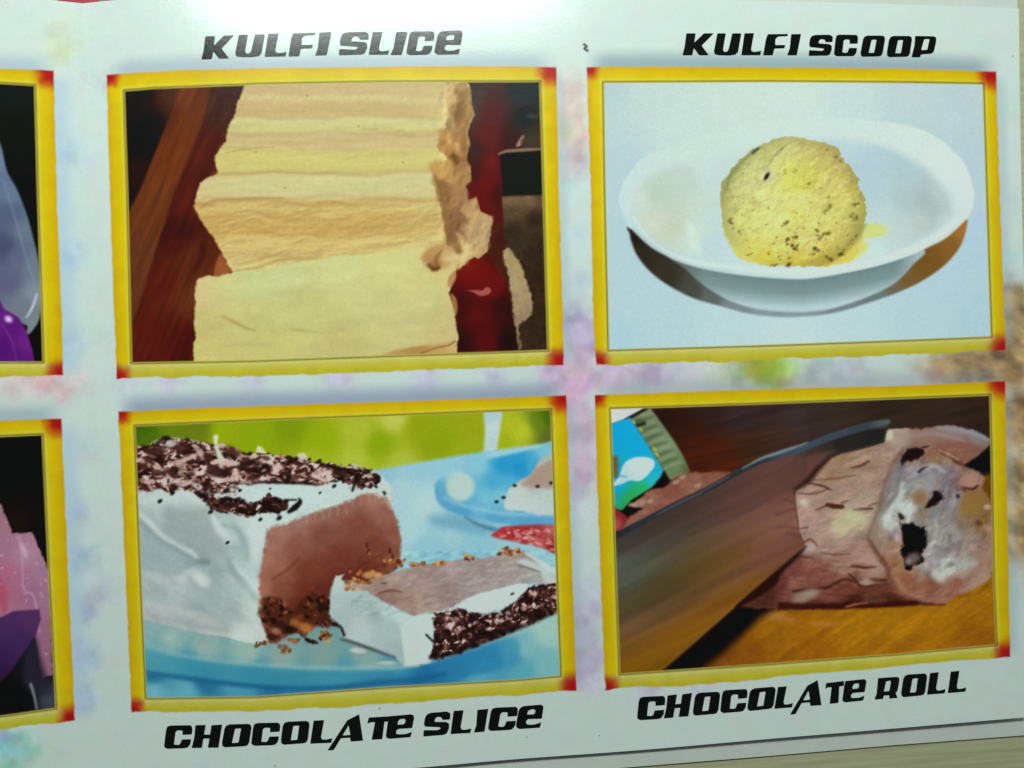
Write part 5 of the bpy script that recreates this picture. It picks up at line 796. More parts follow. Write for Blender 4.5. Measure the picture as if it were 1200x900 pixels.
PAPER_CPS = [
 (20, 30, 206, 222, 216), (68, 45, 207, 222, 200), (70, 60, 206, 221, 194), (72, 30, 207, 222, 206), (95, 40, 204, 222, 212), (115, 100, 200, 216, 212), (200, 20, 206, 222, 216), (400, 40, 206, 222, 216), (680, 40, 206, 222, 216), (950, 25, 206, 222, 217), (1150, 40, 204, 222, 217), (1186, 120, 200, 220, 214), (1186, 240, 200, 220, 214), (1182, 300, 190, 214, 214),
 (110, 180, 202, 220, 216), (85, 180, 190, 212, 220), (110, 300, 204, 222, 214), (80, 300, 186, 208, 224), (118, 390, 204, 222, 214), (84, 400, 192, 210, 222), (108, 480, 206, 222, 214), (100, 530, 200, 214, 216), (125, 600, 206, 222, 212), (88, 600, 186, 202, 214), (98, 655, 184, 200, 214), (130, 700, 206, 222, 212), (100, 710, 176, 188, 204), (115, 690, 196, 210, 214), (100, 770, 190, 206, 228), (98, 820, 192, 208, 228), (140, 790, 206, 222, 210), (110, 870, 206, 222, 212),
 (20, 448, 224, 206, 206), (48, 446, 226, 190, 194), (70, 456, 222, 196, 200), (20, 460, 208, 214, 214), (95, 446, 214, 214, 214), (30, 875, 160, 214, 208), (5, 870, 150, 212, 206), (75, 880, 204, 222, 212), (10, 895, 168, 216, 200), (-200, 460, 214, 210, 212), (-200, 900, 180, 216, 208),
 (150, 452, 206, 214, 222), (200, 448, 208, 208, 226), (300, 444, 206, 206, 226), (400, 440, 204, 204, 224), (500, 445, 198, 198, 220), (580, 440, 202, 204, 222), (640, 438, 196, 190, 212), (660, 440, 204, 170, 200), (676, 436, 216, 200, 216), (682, 446, 220, 182, 204), (668, 455, 216, 190, 206),
 (671, 100, 214, 206, 194), (672, 120, 222, 206, 194), (672, 138, 196, 188, 182), (672, 155, 218, 200, 188), (674, 175, 208, 196, 190), (672, 195, 206, 200, 200), (673, 215, 200, 222, 222), (676, 280, 202, 224, 222), (678, 330, 200, 218, 222), (672, 375, 176, 170, 198), (686, 390, 204, 200, 222), (676, 405, 192, 182, 210), (690, 396, 184, 168, 198),
 (710, 440, 206, 190, 212), (730, 436, 204, 192, 214), (760, 440, 190, 176, 200), (780, 432, 196, 190, 208), (810, 436, 210, 210, 218), (840, 436, 210, 218, 208), (862, 434, 178, 192, 150), (885, 430, 168, 182, 84), (900, 436, 152, 168, 50), (915, 436, 178, 192, 90), (930, 432, 204, 220, 200), (955, 432, 190, 200, 204), (985, 436, 190, 202, 206), (1010, 430, 200, 212, 214), (1045, 430, 202, 222, 216), (1075, 428, 198, 212, 204), (1095, 432, 180, 160, 120), (1120, 430, 168, 138, 100), (1145, 432, 172, 144, 112), (1160, 426, 136, 106, 82), (1170, 432, 168, 136, 108),
 (675, 480, 208, 190, 208), (682, 500, 206, 180, 202), (672, 510, 196, 178, 200), (684, 530, 214, 200, 216), (680, 555, 202, 178, 200), (676, 575, 206, 196, 212), (684, 600, 212, 224, 226), (682, 650, 212, 226, 226), (684, 690, 206, 216, 226), (676, 720, 186, 182, 206), (694, 710, 206, 206, 222), (684, 750, 198, 194, 216), (680, 780, 182, 172, 200), (698, 770, 206, 202, 222), (690, 800, 208, 206, 220),
 (1182, 345, 140, 122, 88), (1192, 350, 176, 164, 132), (1184, 375, 178, 156, 124), (1196, 380, 184, 160, 118), (1184, 405, 132, 100, 76), (1196, 420, 182, 152, 108), (1186, 440, 176, 142, 102), (1190, 481, 112, 76, 52), (1198, 482, 122, 86, 58), (1190, 510, 184, 150, 110), (1196, 550, 190, 160, 106), (1186, 570, 150, 116, 82), (1192, 600, 184, 152, 102), (1198, 640, 186, 156, 110), (1190, 625, 182, 160, 116), (1194, 665, 204, 208, 190), (1196, 700, 204, 220, 214), (1190, 740, 204, 220, 216), (1195, 800, 206, 222, 216),
 (250, 860, 206, 222, 214), (450, 870, 206, 222, 214), (690, 830, 206, 222, 215), (900, 840, 206, 222, 214), (1100, 810, 206, 222, 214), (760, 806, 204, 206, 220), (820, 800, 206, 208, 222), (1186, 500, 180, 148, 108),
]
def edge_dist(X, Y, pts):
    """signed distance to a closed polygon, positive inside, and distance to each of its 4 sides is left to the caller"""
    d2 = np.full(X.shape, 1e9); ins = np.zeros(X.shape, bool)
    p = np.asarray(pts, float)
    for (ax, ay), (bx, by) in zip(p, np.roll(p, -1, 0)):
        ex, ey = bx - ax, by - ay
        t = np.clip(((X - ax) * ex + (Y - ay) * ey) / (ex * ex + ey * ey), 0, 1)
        d2 = np.minimum(d2, (X - ax - t * ex) ** 2 + (Y - ay - t * ey) ** 2)
        if ay != by: ins ^= ((ay > Y) != (by > Y)) & (X < ex * (Y - ay) / ey + ax)
    return np.sqrt(d2) * np.where(ins, 1, -1)
def sstep(a, b, x):
    t = np.clip((x - a) / (b - a), 0, 1)
    return t * t * (3 - 2 * t)

def paint_panel(X, Y, keys):
    """albedo and part ids of one panel of the leaflet"""
    white = np.array([206, 222, 216]) / 255.0
    Xw = X + 5 * fbm(X, Y, 16, seed=231, octv=3); Yw = Y + 5 * fbm(X, Y, 16, seed=237, octv=3)
    num = np.zeros(X.shape + (3,)); den = np.zeros(X.shape)
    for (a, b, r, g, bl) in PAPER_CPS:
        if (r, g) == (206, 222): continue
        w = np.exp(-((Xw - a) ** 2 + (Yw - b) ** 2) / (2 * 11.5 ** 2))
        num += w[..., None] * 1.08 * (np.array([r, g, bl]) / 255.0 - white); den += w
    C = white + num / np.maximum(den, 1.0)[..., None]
    far = np.abs(C - white).sum(-1)
    C = C * (1 + (0.006 + 0.06 * np.clip(far / 0.12, 0, 1)) * fbm(X, Y, 17, seed=201, octv=4))[..., None]
    tint = np.stack([fbm(X, Y, 18, seed=205, octv=2), fbm(X, Y, 18, seed=209, octv=2), fbm(X, Y, 18, seed=213, octv=2)], -1)
    wf = sstep(1085, 1120, X) * sstep(330, 350, Y - 0.10 * (1180 - X)) * sstep(668, 635, Y)
    busy = (np.clip(1 - (C.min(-1) - 0.60) / 0.22, 0, 1) * (1 - 0.85 * wf))[..., None]
    waf = np.array([176, 150, 108]) / 255.0
    C = C + (waf - C) * (0.55 * wf)[..., None]
    C = C * (1 + (0.004 + 0.07 * busy) * tint)
    C = C * (1 + 0.26 * wf * fbm(X, Y, 24, 15, seed=220, octv=3, ang=30))[..., None]
    I = np.zeros(X.shape, int)
    # soft printed drop shadows above the frames
    for k in keys:
        o = np.array(FR[k]['o']); n = CORN[k]
        topl = o[:n[1] + 1]; topl = topl[np.argsort(topl[:, 0])]
        ty = interp(topl, X); x0, x1 = topl[0, 0], topl[-1, 0]
        d = ty - Y
        m = sstep(26, 3, d) * (d > -12) * sstep(x0 - 6, x0 + 26, X) * sstep(x1 + 10, x1 - 30, X)
        amt = {100: .55, 200: .72, 300: .75, 400: .45, 500: .55, 600: .7}[k]
        sc = np.array({100: (150, 168, 184), 200: (134, 156, 168), 300: (140, 152, 180), 400: (150, 152, 164), 500: (150, 178, 196), 600: (150, 172, 184)}[k]) / 255
        C += (sc - C) * (m * amt)[..., None]
        if True:                           # and a faint one to the right
            xr = o[n[1]:n[2] + 1]; xr = xr[np.argsort(xr[:, 1])]
            rx = np.interp(Y, xr[:, 1], xr[:, 0]); dr = X - rx
            wd = 30 if k >= 500 else 16
            m = sstep(wd, 2, dr) * (dr > -8) * sstep(xr[0, 1], xr[0, 1] + 20, Y) * sstep(xr[-1, 1] + 5, xr[-1, 1] - 15, Y)
            C += (np.array([172, 202, 226] if k >= 500 else [162, 184, 198]) / 255 - C) * (m * (0.6 if k >= 500 else 0.42))[..., None]
    P = Paint(X, Y, C, I)
    if 100 in keys:
        P.stroke([(684.5, 52), (687.5, 54.5), (685, 57), (688.5, 59.5)], 2.2, (30, 34, 34), soft=1.4, smooth=False)
        for x, y, r in ((445, 830.5, 1.0), (617, 864, 0.9), (702, 862, 0.8), (86.5, 254, 0.9), (1187, 66, 0.9), (322, 898, 1.0), (404, 815, .7)):
            P.blob(x, y, r, r, (110, 116, 112), 0, 0.7, 0.8)
    ALB = s2l(np.clip(C, 0, 1)) / REF
    for k in keys:
        f = FR[k]; o = np.array(f['o']); ii = np.array(f['i'])
        w = P.win(o[:, 0].min() - 8, o[:, 1].min() - 8, o[:, 0].max() + 8, o[:, 1].max() + 8)
        if w is None: continue
        x, y = X[w], Y[w]
        # torn-looking outer edge: smooth at the top, wavy below and at the sides
        cy = (y - o[:, 1].min()) / (o[:, 1].max() - o[:, 1].min())
        rag = 0.25 + 1.1 * np.clip((cy - 0.9) / 0.08, 0, 1) + 0.5 * ((cy > 0.08) & (cy < 0.92))
        xo = x + rag * 0.8 * fbm(x, y, 9, seed=301 + k, octv=3); yo = y + rag * (1.3 * fbm(x, y, 34, seed=307 + k, octv=2) + 0.5 * fbm(x, y, 8, seed=308 + k, octv=2))
        so = edge_dist(xo, yo, o); si = edge_dist(x, y, ii)
        t = np.clip(so / np.maximum(so - si, 1e-3), 0, 1)          # 0 at the outer edge, 1 at the picture
        k_ = [0, .25, .6, .85, 1.0]
        ca = np.stack([np.interp(t, k_, v) for v in ((208, 216, 218, 216, 198), (170, 180, 192, 198, 182), (0, 0, 0, 34, 60))], -1)
        cb = np.stack([np.interp(t, k_, v) for v in ((194, 198, 204, 209, 206), (180, 187, 196, 203, 200), (40, 48, 80, 114, 120))], -1)
        # below the picture's lower edge the border is paler
        lo = ii[CORN_I[k][2]:CORN_I[k][3] + 1]; lo = lo[np.argsort(lo[:, 0])]
        mb = sstep(-3, 3, y - interp(lo, x))[..., None]
        fc = (ca * (1 - mb) + cb * mb) / 255.0
        fc = fc * (1 + 0.02 * fbm(x, y, 14, seed=330, octv=2))[..., None]
        idw = np.full(x.shape, k + 50)
        for ci, rad in zip(CORN[k], (15, 22, 20, 17)):
            cx, cyy = o[ci]
            r = np.maximum(np.abs(x - cx), np.abs(y - cyy)) * 0.5 + np.hypot(x - cx, y - cyy) * 0.5
            m = sstep(rad * 1.3, rad * 0.30, r + 1.5 * fbm(x, y, 8, seed=340 + ci, octv=2))
            fc += (np.array([176, 20, 18]) / 255 - fc) * m[..., None]
            idw[m > 0.5] = k + 60 + CORN[k].index(ci)
        ln = np.exp(-((si + 0.4) / 0.9) ** 2)
        fc += (np.array([92, 82, 14]) / 255 - fc) * (ln * 0.65)[..., None]
        hl = np.exp(-((si + 3.0) / 1.2) ** 2) * 0.25
        fc += (np.array([230, 224, 130]) / 255 - fc) * hl[..., None]
        cl = np.exp(-((si - 1.0) / 0.7) ** 2) * 0.25
        fc += (np.array([226, 216, 140]) / 255 - fc) * cl[..., None]
        E, S = light_field(x, y)
        mo = sstep(-0.9, 0.9, so)[..., None]
        ALB[w] += (np.clip(s2l(np.clip(fc, 0, 1)) / REF, 0.004, 0.9) - ALB[w]) * mo
        I[w][so > 0] = idw[so > 0]
        # the picture inside
        sc_c = np.zeros(x.shape + (3,)); sc_i = np.full(x.shape, k)
        f['fun'](Paint(x, y, sc_c, sc_i), k)
        sc_c = sc_c * (1 + 0.012 * fbm(x, y, 2.6, seed=350, octv=2))[..., None]
        for gi, gv in GAIN.items():
            if gi // 100 * 100 == k: sc_c = np.where(((sc_i == gi) & ((gi != 304) | (sc_c[..., 2] > sc_c[..., 0] * 1.12)))[..., None], sc_c * np.array(gv), sc_c)
        tn = np.interp(np.clip(sc_c, 0, 1) * 255, *TONE[k]) / 255.0
        sc_c = np.where((sc_i == 401)[..., None], sc_c, tn)
        mi = sstep(0.4, 2.0, si)[..., None]
        ALB[w] += (np.clip((s2l(np.clip(sc_c, 0, 1)) - S) / E, 0.004, 0.92) - ALB[w]) * mi
        I[w][si > 0.6] = sc_i[si > 0.6]
        part(k, 'picture', None, 'printed photo of ' + f['cap'])
        part(k + 50, 'picture_frame', None, 'printed yellow border around ' + f['cap'])
        for q in range(4): part(k + 60 + q, 'frame_corner', k + 50, 'red corner of the yellow border')
    return np.clip(ALB, 0.003, 0.92), I
CORN_I = {100: (0, 5, 8, 12), 200: (0, 3, 6, 9), 300: (0, 4, 6, 10), 400: (0, 2, 5, 8), 500: (0, 3, 5, 8), 600: (0, 3, 5, 8)}

# ------------------------------------------------------------------ materials
def mat(name):
    m = bpy.data.materials.new(name); m.use_nodes = True
    nt = m.node_tree
    return m, nt, nt.nodes['Principled BSDF']
def gloss_bump(nt, bsdf, s1=900.0, s2=5200.0, strength=0.05):
    tc = nt.nodes.new('ShaderNodeTexCoord')
    n1 = nt.nodes.new('ShaderNodeTexNoise'); n1.inputs['Scale'].default_value = s1; n1.inputs['Detail'].default_value = 2
    n2 = nt.nodes.new('ShaderNodeTexNoise'); n2.inputs['Scale'].default_value = s2; n2.inputs['Detail'].default_value = 1
    ad = nt.nodes.new('ShaderNodeMath'); ad.operation = 'ADD'
    bp = nt.nodes.new('ShaderNodeBump'); bp.inputs['Strength'].default_value = strength; bp.inputs['Distance'].default_value = 0.0002
    for n in (n1, n2): nt.links.new(tc.outputs['Object'], n.inputs['Vector'])
    nt.links.new(n1.outputs['Fac'], ad.inputs[0]); nt.links.new(n2.outputs['Fac'], ad.inputs[1])
    nt.links.new(ad.outputs[0], bp.inputs['Height']); nt.links.new(bp.outputs[0], bsdf.inputs['Normal'])
    return tc
ROUGH = 0.16
M_PRINT, nt, bs = mat('printed_gloss_paper')
at = nt.nodes.new('ShaderNodeAttribute'); at.attribute_name = 'ink'
tc = gloss_bump(nt, bs)
gn = nt.nodes.new('ShaderNodeTexNoise'); gn.inputs['Scale'].default_value = 4200; gn.inputs['Detail'].default_value = 2
mr = nt.nodes.new('ShaderNodeMapRange'); mr.inputs['To Min'].default_value = 0.90; mr.inputs['To Max'].default_value = 1.10
mx = nt.nodes.new('ShaderNodeVectorMath'); mx.operation = 'SCALE'
nt.links.new(tc.outputs['Object'], gn.inputs['Vector']); nt.links.new(gn.outputs['Fac'], mr.inputs['Value'])
nt.links.new(at.outputs['Color'], mx.inputs[0]); nt.links.new(mr.outputs[0], mx.inputs['Scale'])
nt.links.new(mx.outputs[0], bs.inputs['Base Color'])
bs.inputs['Roughness'].default_value = ROUGH
M_INK, nt, bs = mat('black_ink')
tc = gloss_bump(nt, bs)
nn = nt.nodes.new('ShaderNodeTexNoise'); nn.inputs['Scale'].default_value = 1500
cr = nt.nodes.new('ShaderNodeValToRGB'); cr.color_ramp.elements[0].color = (0.0015, 0.003, 0.003, 1); cr.color_ramp.elements[1].color = (0.005, 0.007, 0.0065, 1)
nt.links.new(tc.outputs['Object'], nn.inputs['Vector']); nt.links.new(nn.outputs['Fac'], cr.inputs['Fac']); nt.links.new(cr.outputs[0], bs.inputs['Base Color'])
bs.inputs['Roughness'].default_value = ROUGH
M_EDGE, nt, bs = mat('paper_stock')
tc = gloss_bump(nt, bs, strength=0.1)
nn = nt.nodes.new('ShaderNodeTexNoise'); nn.inputs['Scale'].default_value = 160; nn.inputs['Detail'].default_value = 3
cr = nt.nodes.new('ShaderNodeValToRGB'); cr.color_ramp.elements[0].color = (0.60, 0.62, 0.58, 1); cr.color_ramp.elements[1].color = (0.70, 0.72, 0.67, 1)
nt.links.new(tc.outputs['Object'], nn.inputs['Vector']); nt.links.new(nn.outputs['Fac'], cr.inputs['Fac']); nt.links.new(cr.outputs[0], bs.inputs['Base Color'])
bs.inputs['Roughness'].default_value = 0.5
M_TABLE, nt, bs = mat('cream_wood_laminate')
tc = nt.nodes.new('ShaderNodeTexCoord'); mp = nt.nodes.new('ShaderNodeMapping'); mp.inputs['Scale'].default_value = (40, 900, 40); mp.inputs['Rotation'].default_value = (0, 0, math.radians(-4))
n1 = nt.nodes.new('ShaderNodeTexNoise'); n1.inputs['Scale'].default_value = 1.0; n1.inputs['Detail'].default_value = 4
n2 = nt.nodes.new('ShaderNodeTexNoise'); n2.inputs['Scale'].default_value = 2500
cr = nt.nodes.new('ShaderNodeValToRGB'); cr.color_ramp.elements[0].color = (0.36, 0.335, 0.19, 1); cr.color_ramp.elements[1].color = (0.50, 0.475, 0.30, 1)
cr.color_ramp.elements[0].position = 0.3; cr.color_ramp.elements[1].position = 0.7
ad = nt.nodes.new('ShaderNodeMath'); ad.operation = 'MULTIPLY_ADD'; ad.inputs[1].default_value = 0.2
nt.links.new(tc.outputs['Object'], mp.inputs[0]); nt.links.new(mp.outputs[0], n1.inputs['Vector']); nt.links.new(tc.outputs['Object'], n2.inputs['Vector'])
nt.links.new(n2.outputs['Fac'], ad.inputs[0]); nt.links.new(n1.outputs['Fac'], ad.inputs[2]); nt.links.new(ad.outputs[0], cr.inputs['Fac']); nt.links.new(cr.outputs[0], bs.inputs['Base Color'])
bs.inputs['Roughness'].default_value = 0.45

def link(name, me, parent=None, material=None):
    o = bpy.data.objects.new(name, me); COL.objects.link(o)
    if parent is not None: o.parent = parent
    if material is not None: me.materials.append(material)
    return o
def np_mesh(name, V, Fq, ink=None, smooth=True):
    me = bpy.data.meshes.new(name)
    n = len(V); m, k = Fq.shape
    me.vertices.add(n); me.vertices.foreach_set('co', V.astype(np.float32).ravel())
    me.loops.add(m * k); me.loops.foreach_set('vertex_index', Fq.astype(np.int32).ravel())
    me.polygons.add(m); me.polygons.foreach_set('loop_start', np.arange(0, m * k, k, dtype=np.int32)); me.polygons.foreach_set('loop_total', np.full(m, k, np.int32))
    me.polygons.foreach_set('use_smooth', np.full(m, smooth))
    me.update(calc_edges=True)
    if ink is not None:
        a = me.attributes.new('ink', 'FLOAT_COLOR', 'POINT')
        a.data.foreach_set('color', np.concatenate([ink, np.ones((n, 1))], 1).astype(np.float32).ravel())
    return me

# ------------------------------------------------------------------ the table
TABLE_Z = -0.0015
tb = []
for sx, sy in ((-1, -1), (1, -1), (1, 1), (-1, 1)): tb.append((0.09 + sx * 0.42, -0.07 + sy * 0.36))
V = np.array([(x, y, TABLE_Z) for x, y in tb] + [(x, y, TABLE_Z - 0.02) for x, y in tb])
table = link('table', np_mesh('table', V, np.array([(0, 1, 2, 3), (7, 6, 5, 4), (0, 4, 5, 1), (1, 5, 6, 2), (2, 6, 7, 3), (3, 7, 4, 0)]), smooth=False), None, M_TABLE)
table['kind'] = 'structure'

# ------------------------------------------------------------------ the leaflet
leaf = bpy.data.objects.new('leaflet', None); COL.objects.link(leaf)
leaf.empty_display_size = 0.01
leaf['label'] = 'glossy dessert menu leaflet with yellow-framed photos, lying unfolded on top'
leaf['category'] = 'leaflet'

def curve(pts, n_or_t):
    p = smooth_pts(pts, False, 8)
    s = np.concatenate([[0], np.cumsum(np.hypot(*np.diff(p, axis=0).T))]); s /= s[-1]
    return np.stack([np.interp(n_or_t, s, p[:, 0]), np.interp(n_or_t, s, p[:, 1])], -1)
def coons(top, bottom, left, right, U, Vv):
    t, b, l, r = curve(top, U), curve(bottom, U), curve(left, Vv), curve(right, Vv)
    u = U[None, :, None]; v = Vv[:, None, None]
    S = (1 - v) * t[None] + v * b[None] + (1 - u) * l[:, None] + u * r[:, None]
    S -= (1 - u) * (1 - v) * t[0] + u * (1 - v) * t[-1] + (1 - u) * v * b[0] + u * v * b[-1]
    return S
FOLD = [(97, 4), (98.5, 80), (101.5, 225), (106, 400), (111.5, 560), (119, 720), (126, 860), (128.5, 926)]
TOP = [(97, 4), (150, -1), (300, -10), (500, -14), (700, -10), (850, 0), (1000, 3.5), (1194, 10)]
BOT = [(128.5, 926), (300, 914), (480, 900.5), (600, 890), (750, 879), (900, 866), (1050, 853.5), (1203, 840.5)]
RGT = [(1194, 10), (1195, 100), (1197, 220), (1201, 400), (1204, 600), (1204, 740), (1203, 840.5)]
LTOP = [(-500, -46), (-200, -24), (0, -6), (50, -1), (97, 4)]
LBOT = [(-500, 985), (-200, 954), (0, 936), (128.5, 926)]
LLFT = [(-500, -46), (-506, 400), (-500, 985)]
STEP = 1.06
NV = int(930 / STEP)
pieces = {}
def add_panel(S, keys, name):
    X, Y = S[..., 0], S[..., 1]
    A, I = paint_panel(X, Y, keys)
    Pw = on_leaf(X, Y)
    ny, nx = X.shape
    idx = np.arange(ny * nx).reshape(ny, nx)
    F = np.stack([idx[1:, :-1], idx[1:, 1:], idx[:-1, 1:], idx[:-1, :-1]], -1).reshape(-1, 4)
    FI = I[:-1, :-1].copy()
    for idn in (100, 106, 500, 503):           # one object for each connected piece of backdrop
        m = FI == idn
        if not m.any(): continue
        r, c = np.nonzero(m); r0, r1, c0, c1 = r.min(), r.max() + 1, c.min(), c.max() + 1
        mm = m[r0:r1, c0:c1]; lab = np.where(mm, np.arange(mm.size).reshape(mm.shape) + 1, 0); big = mm.size + 9
        lab = np.where(mm, lab, big)
        while True:
            n = lab.copy()
            n[1:] = np.minimum(n[1:], lab[:-1]); n[:-1] = np.minimum(n[:-1], lab[1:]); n = np.where(mm, n, big)
            for _ in range(3):
                n[:, 1:] = np.minimum(n[:, 1:], n[:, :-1]); n[:, :-1] = np.minimum(n[:, :-1], n[:, 1:]); n = np.where(mm, n, big)
            if (n == lab).all(): break
            lab = n
        u, cnt = np.unique(lab[mm], return_counts=True)
        for j, (l, q) in enumerate(sorted(zip(u, cnt), key=lambda t: -t[1])):
            if j == 0: continue
            rr_, cc_ = np.nonzero(lab == l)
            if q < 80: FI[rr_ + r0, cc_ + c0] = FI[rr_[0] + r0 - 1, cc_[0] + c0]
            else: FI[rr_ + r0, cc_ + c0] = part(idn // 100 * 100 + 30 + j + idn % 10, 'printed_backdrop', idn // 100 * 100)
    FI = FI.ravel()
    Pf = Pw.reshape(-1, 3); Af = A.reshape(-1, 3)
    for idn in np.unique(FI):
        f = F[FI == idn]
        u, inv = np.unique(f.ravel(), return_inverse=True)
        pieces[(name, int(idn))] = (Pf[u], inv.reshape(-1, 4), Af[u])
    # the paper's cut edge and back
    rim = np.concatenate([idx[0, :], idx[1:, -1], idx[-1, -2::-1], idx[-2:0:-1, 0]])
    n = len(rim)
    top = Pf[rim]; low = top - np.array([0, 0, 0.00028])
    Vb = np.concatenate([top, low]); k = np.arange(n); j = (k + 1) % n
    Fs = np.stack([k, j, j + n, k + n], -1)
    return Vb, Fs, n

U1 = np.linspace(0, 1, int(1102 / STEP)); V1 = np.linspace(0, 1, NV)
S1 = coons(TOP, BOT, FOLD, RGT, U1, V1)
S2x = np.concatenate([np.linspace(0, 0.80, 60)[:-1], np.linspace(0.80, 1, int(122 / STEP))])
S2 = coons(LTOP, LBOT, LLFT, FOLD, S2x, V1)
rims = [add_panel(S1, (100, 200, 300, 400), 'right'), add_panel(S2, (500, 600), 'left')]
objs = {}
def order(kv):
    (nm, i) = kv
    return (0 if i == 0 else (1 if PARTS[i][1] is None else 2), i)
for key in sorted(pieces, key=order):
    nm, idn = key
    V, Fq, A = pieces[key]
    if idn == 0: name, par, lab = 'paper_panel', None, None
    else: name, par, lab = PARTS[idn]
    parent = leaf if par is None else objs.get(par, leaf)
    o = link(name, np_mesh(name, V, Fq, A), parent, M_PRINT)
    if idn == 0: o['label'] = 'white panel with four framed photos' if nm == 'right' else 'white panel left of the fold'
    elif lab: o['label'] = lab
    objs[idn if idn else key] = o
for Vb, Fs, n in rims: link('paper_edge', np_mesh('paper_edge', Vb, Fs, smooth=False), leaf, M_EDGE)

# ------------------------------------------------------------------ lettering: every letter its own flat piece of ink
R1 = (185, 835, 10.0); R2 = (290, 825, 10.0); R3 = (380, 825, 10.0); R4 = (490, 820, 8.0); R5 = (230, 28, 7.06); R6 = (795, 30, 8.0); R7 = (940, 30, 7.06); R8 = (1010, 780, 9.23)
RA = (735, 775, 5.714); RB = (935, 775, 5.714); RC = (220, 20, 3.53)
G = {  # outline, hole, three anchors, in the source crop's pixels
 'C': ([(110, 165), (150, 152), (380, 148), (400, 165), (405, 200), (398, 257), (288, 262), (290, 212), (235, 208), (208, 225), (188, 375), (240, 380), (262, 365), (280, 315), (390, 312), (380, 370), (350, 410), (310, 418), (110, 425), (75, 405), (75, 370), (95, 210)], None, [(70, 425), (365, 415), (105, 155)]),
 'H': ([(440, 148), (562, 145), (541, 258), (612, 258), (628, 148), (755, 140), (735, 250), (710, 412), (585, 412), (605, 305), (535, 305), (515, 415), (395, 415), (425, 300)], None, [(395, 415), (710, 412), (440, 148)]),
 'O': ([(800, 155), (840, 138), (1060, 132), (1090, 145), (1097, 180), (1070, 350), (1050, 385), (1015, 395), (785, 408), (755, 390), (752, 350), (780, 190)], [(905, 190), (975, 185), (945, 352), (868, 357)], [(750, 405), (1050, 395), (790, 140)]),
 'L': ([(775, 195), (898, 188), (862, 385), (870, 410), (900, 418), (945, 412), (995, 400), (982, 455), (735, 465)], None, [(735, 465), (985, 453), (775, 195)]),
 'A': ([(408, 120), (455, 430), (310, 440), (302, 395), (195, 402), (110, 540), (38, 545), (270, 190)], [(285, 250), (305, 362), (215, 368)], [(38, 545), (455, 430), (408, 120)]),
 'T': ([(522, 158), (775, 143), (770, 204), (705, 208), (680, 412), (555, 420), (595, 213), (540, 215), (503, 232)], None, [(555, 420), (680, 412), (522, 158)]),
 't': ([(760, 143), (1020, 120), (1048, 135), (1053, 165), (1030, 282), (870, 292), (845, 310), (842, 350), (880, 355), (960, 350), (1028, 325), (1010, 388), (770, 408), (730, 398), (722, 370), (745, 205)], [(885, 178), (940, 172), (952, 190), (945, 225), (925, 238), (858, 242), (865, 205)], [(722, 408), (1010, 388), (760, 143)]),
 'E': ([(985, 60), (1150, 45), (1175, 60), (1172, 95), (1160, 178), (1030, 182), (1012, 200), (1012, 225), (1040, 235), (1090, 232), (1155, 210), (1142, 262), (950, 275), (920, 258), (918, 235), (940, 110), (955, 78)], [(1055, 92), (1085, 88), (1100, 100), (1092, 135), (1022, 140), (1030, 105)], [(918, 275), (1142, 262), (945, 62)]),
 'S': ([(85, 135), (120, 122), (270, 110), (300, 125), (303, 155), (298, 185), (228, 190), (218, 165), (180, 160), (158, 180), (155, 208), (265, 208), (290, 225), (290, 265), (270, 315), (240, 330), (48, 345), (52, 285), (185, 285), (210, 270), (205, 258), (62, 252), (55, 225), (65, 165)], None, [(48, 345), (275, 328), (78, 122)]),
 'I': ([(555, 95), (658, 85), (622, 300), (522, 308), (545, 240)], None, [(522, 308), (622, 300), (555, 95)]),
 'K': ([(75, 72), (162, 72), (150, 158), (240, 72), (332, 72), (218, 188), (285, 278), (195, 278), (145, 210), (130, 278), (38, 278), (58, 200)], None, [(38, 278), (285, 278), (75, 72)]),
 'U': ([(365, 72), (445, 72), (418, 225), (428, 245), (455, 245), (470, 225), (505, 72), (590, 72), (560, 245), (535, 272), (480, 280), (380, 278), (340, 268), (333, 240)], None, [(333, 280), (560, 278), (365, 72)]),
 'F': ([(838, 80), (1028, 78), (1022, 98), (935, 102), (910, 125), (908, 182), (1002, 182), (995, 212), (900, 215), (885, 278), (795, 278), (820, 130)], None, [(795, 278), (990, 278), (832, 80)]),
 'P': ([(935, 85), (1090, 88), (1110, 100), (1108, 140), (1090, 215), (1070, 232), (985, 238), (975, 262), (905, 262), (930, 160)], [(1010, 112), (1055, 110), (1035, 200), (985, 203)], [(905, 262), (1085, 262), (935, 85)]),
 'R': ([(175, 130), (385, 112), (412, 125), (412, 160), (390, 270), (370, 290), (392, 345), (300, 355), (298, 318), (240, 322), (230, 360), (135, 370), (160, 300)], [(265, 165), (310, 155), (318, 175), (300, 270), (240, 278)], [(135, 370), (392, 345), (175, 130)]),
}
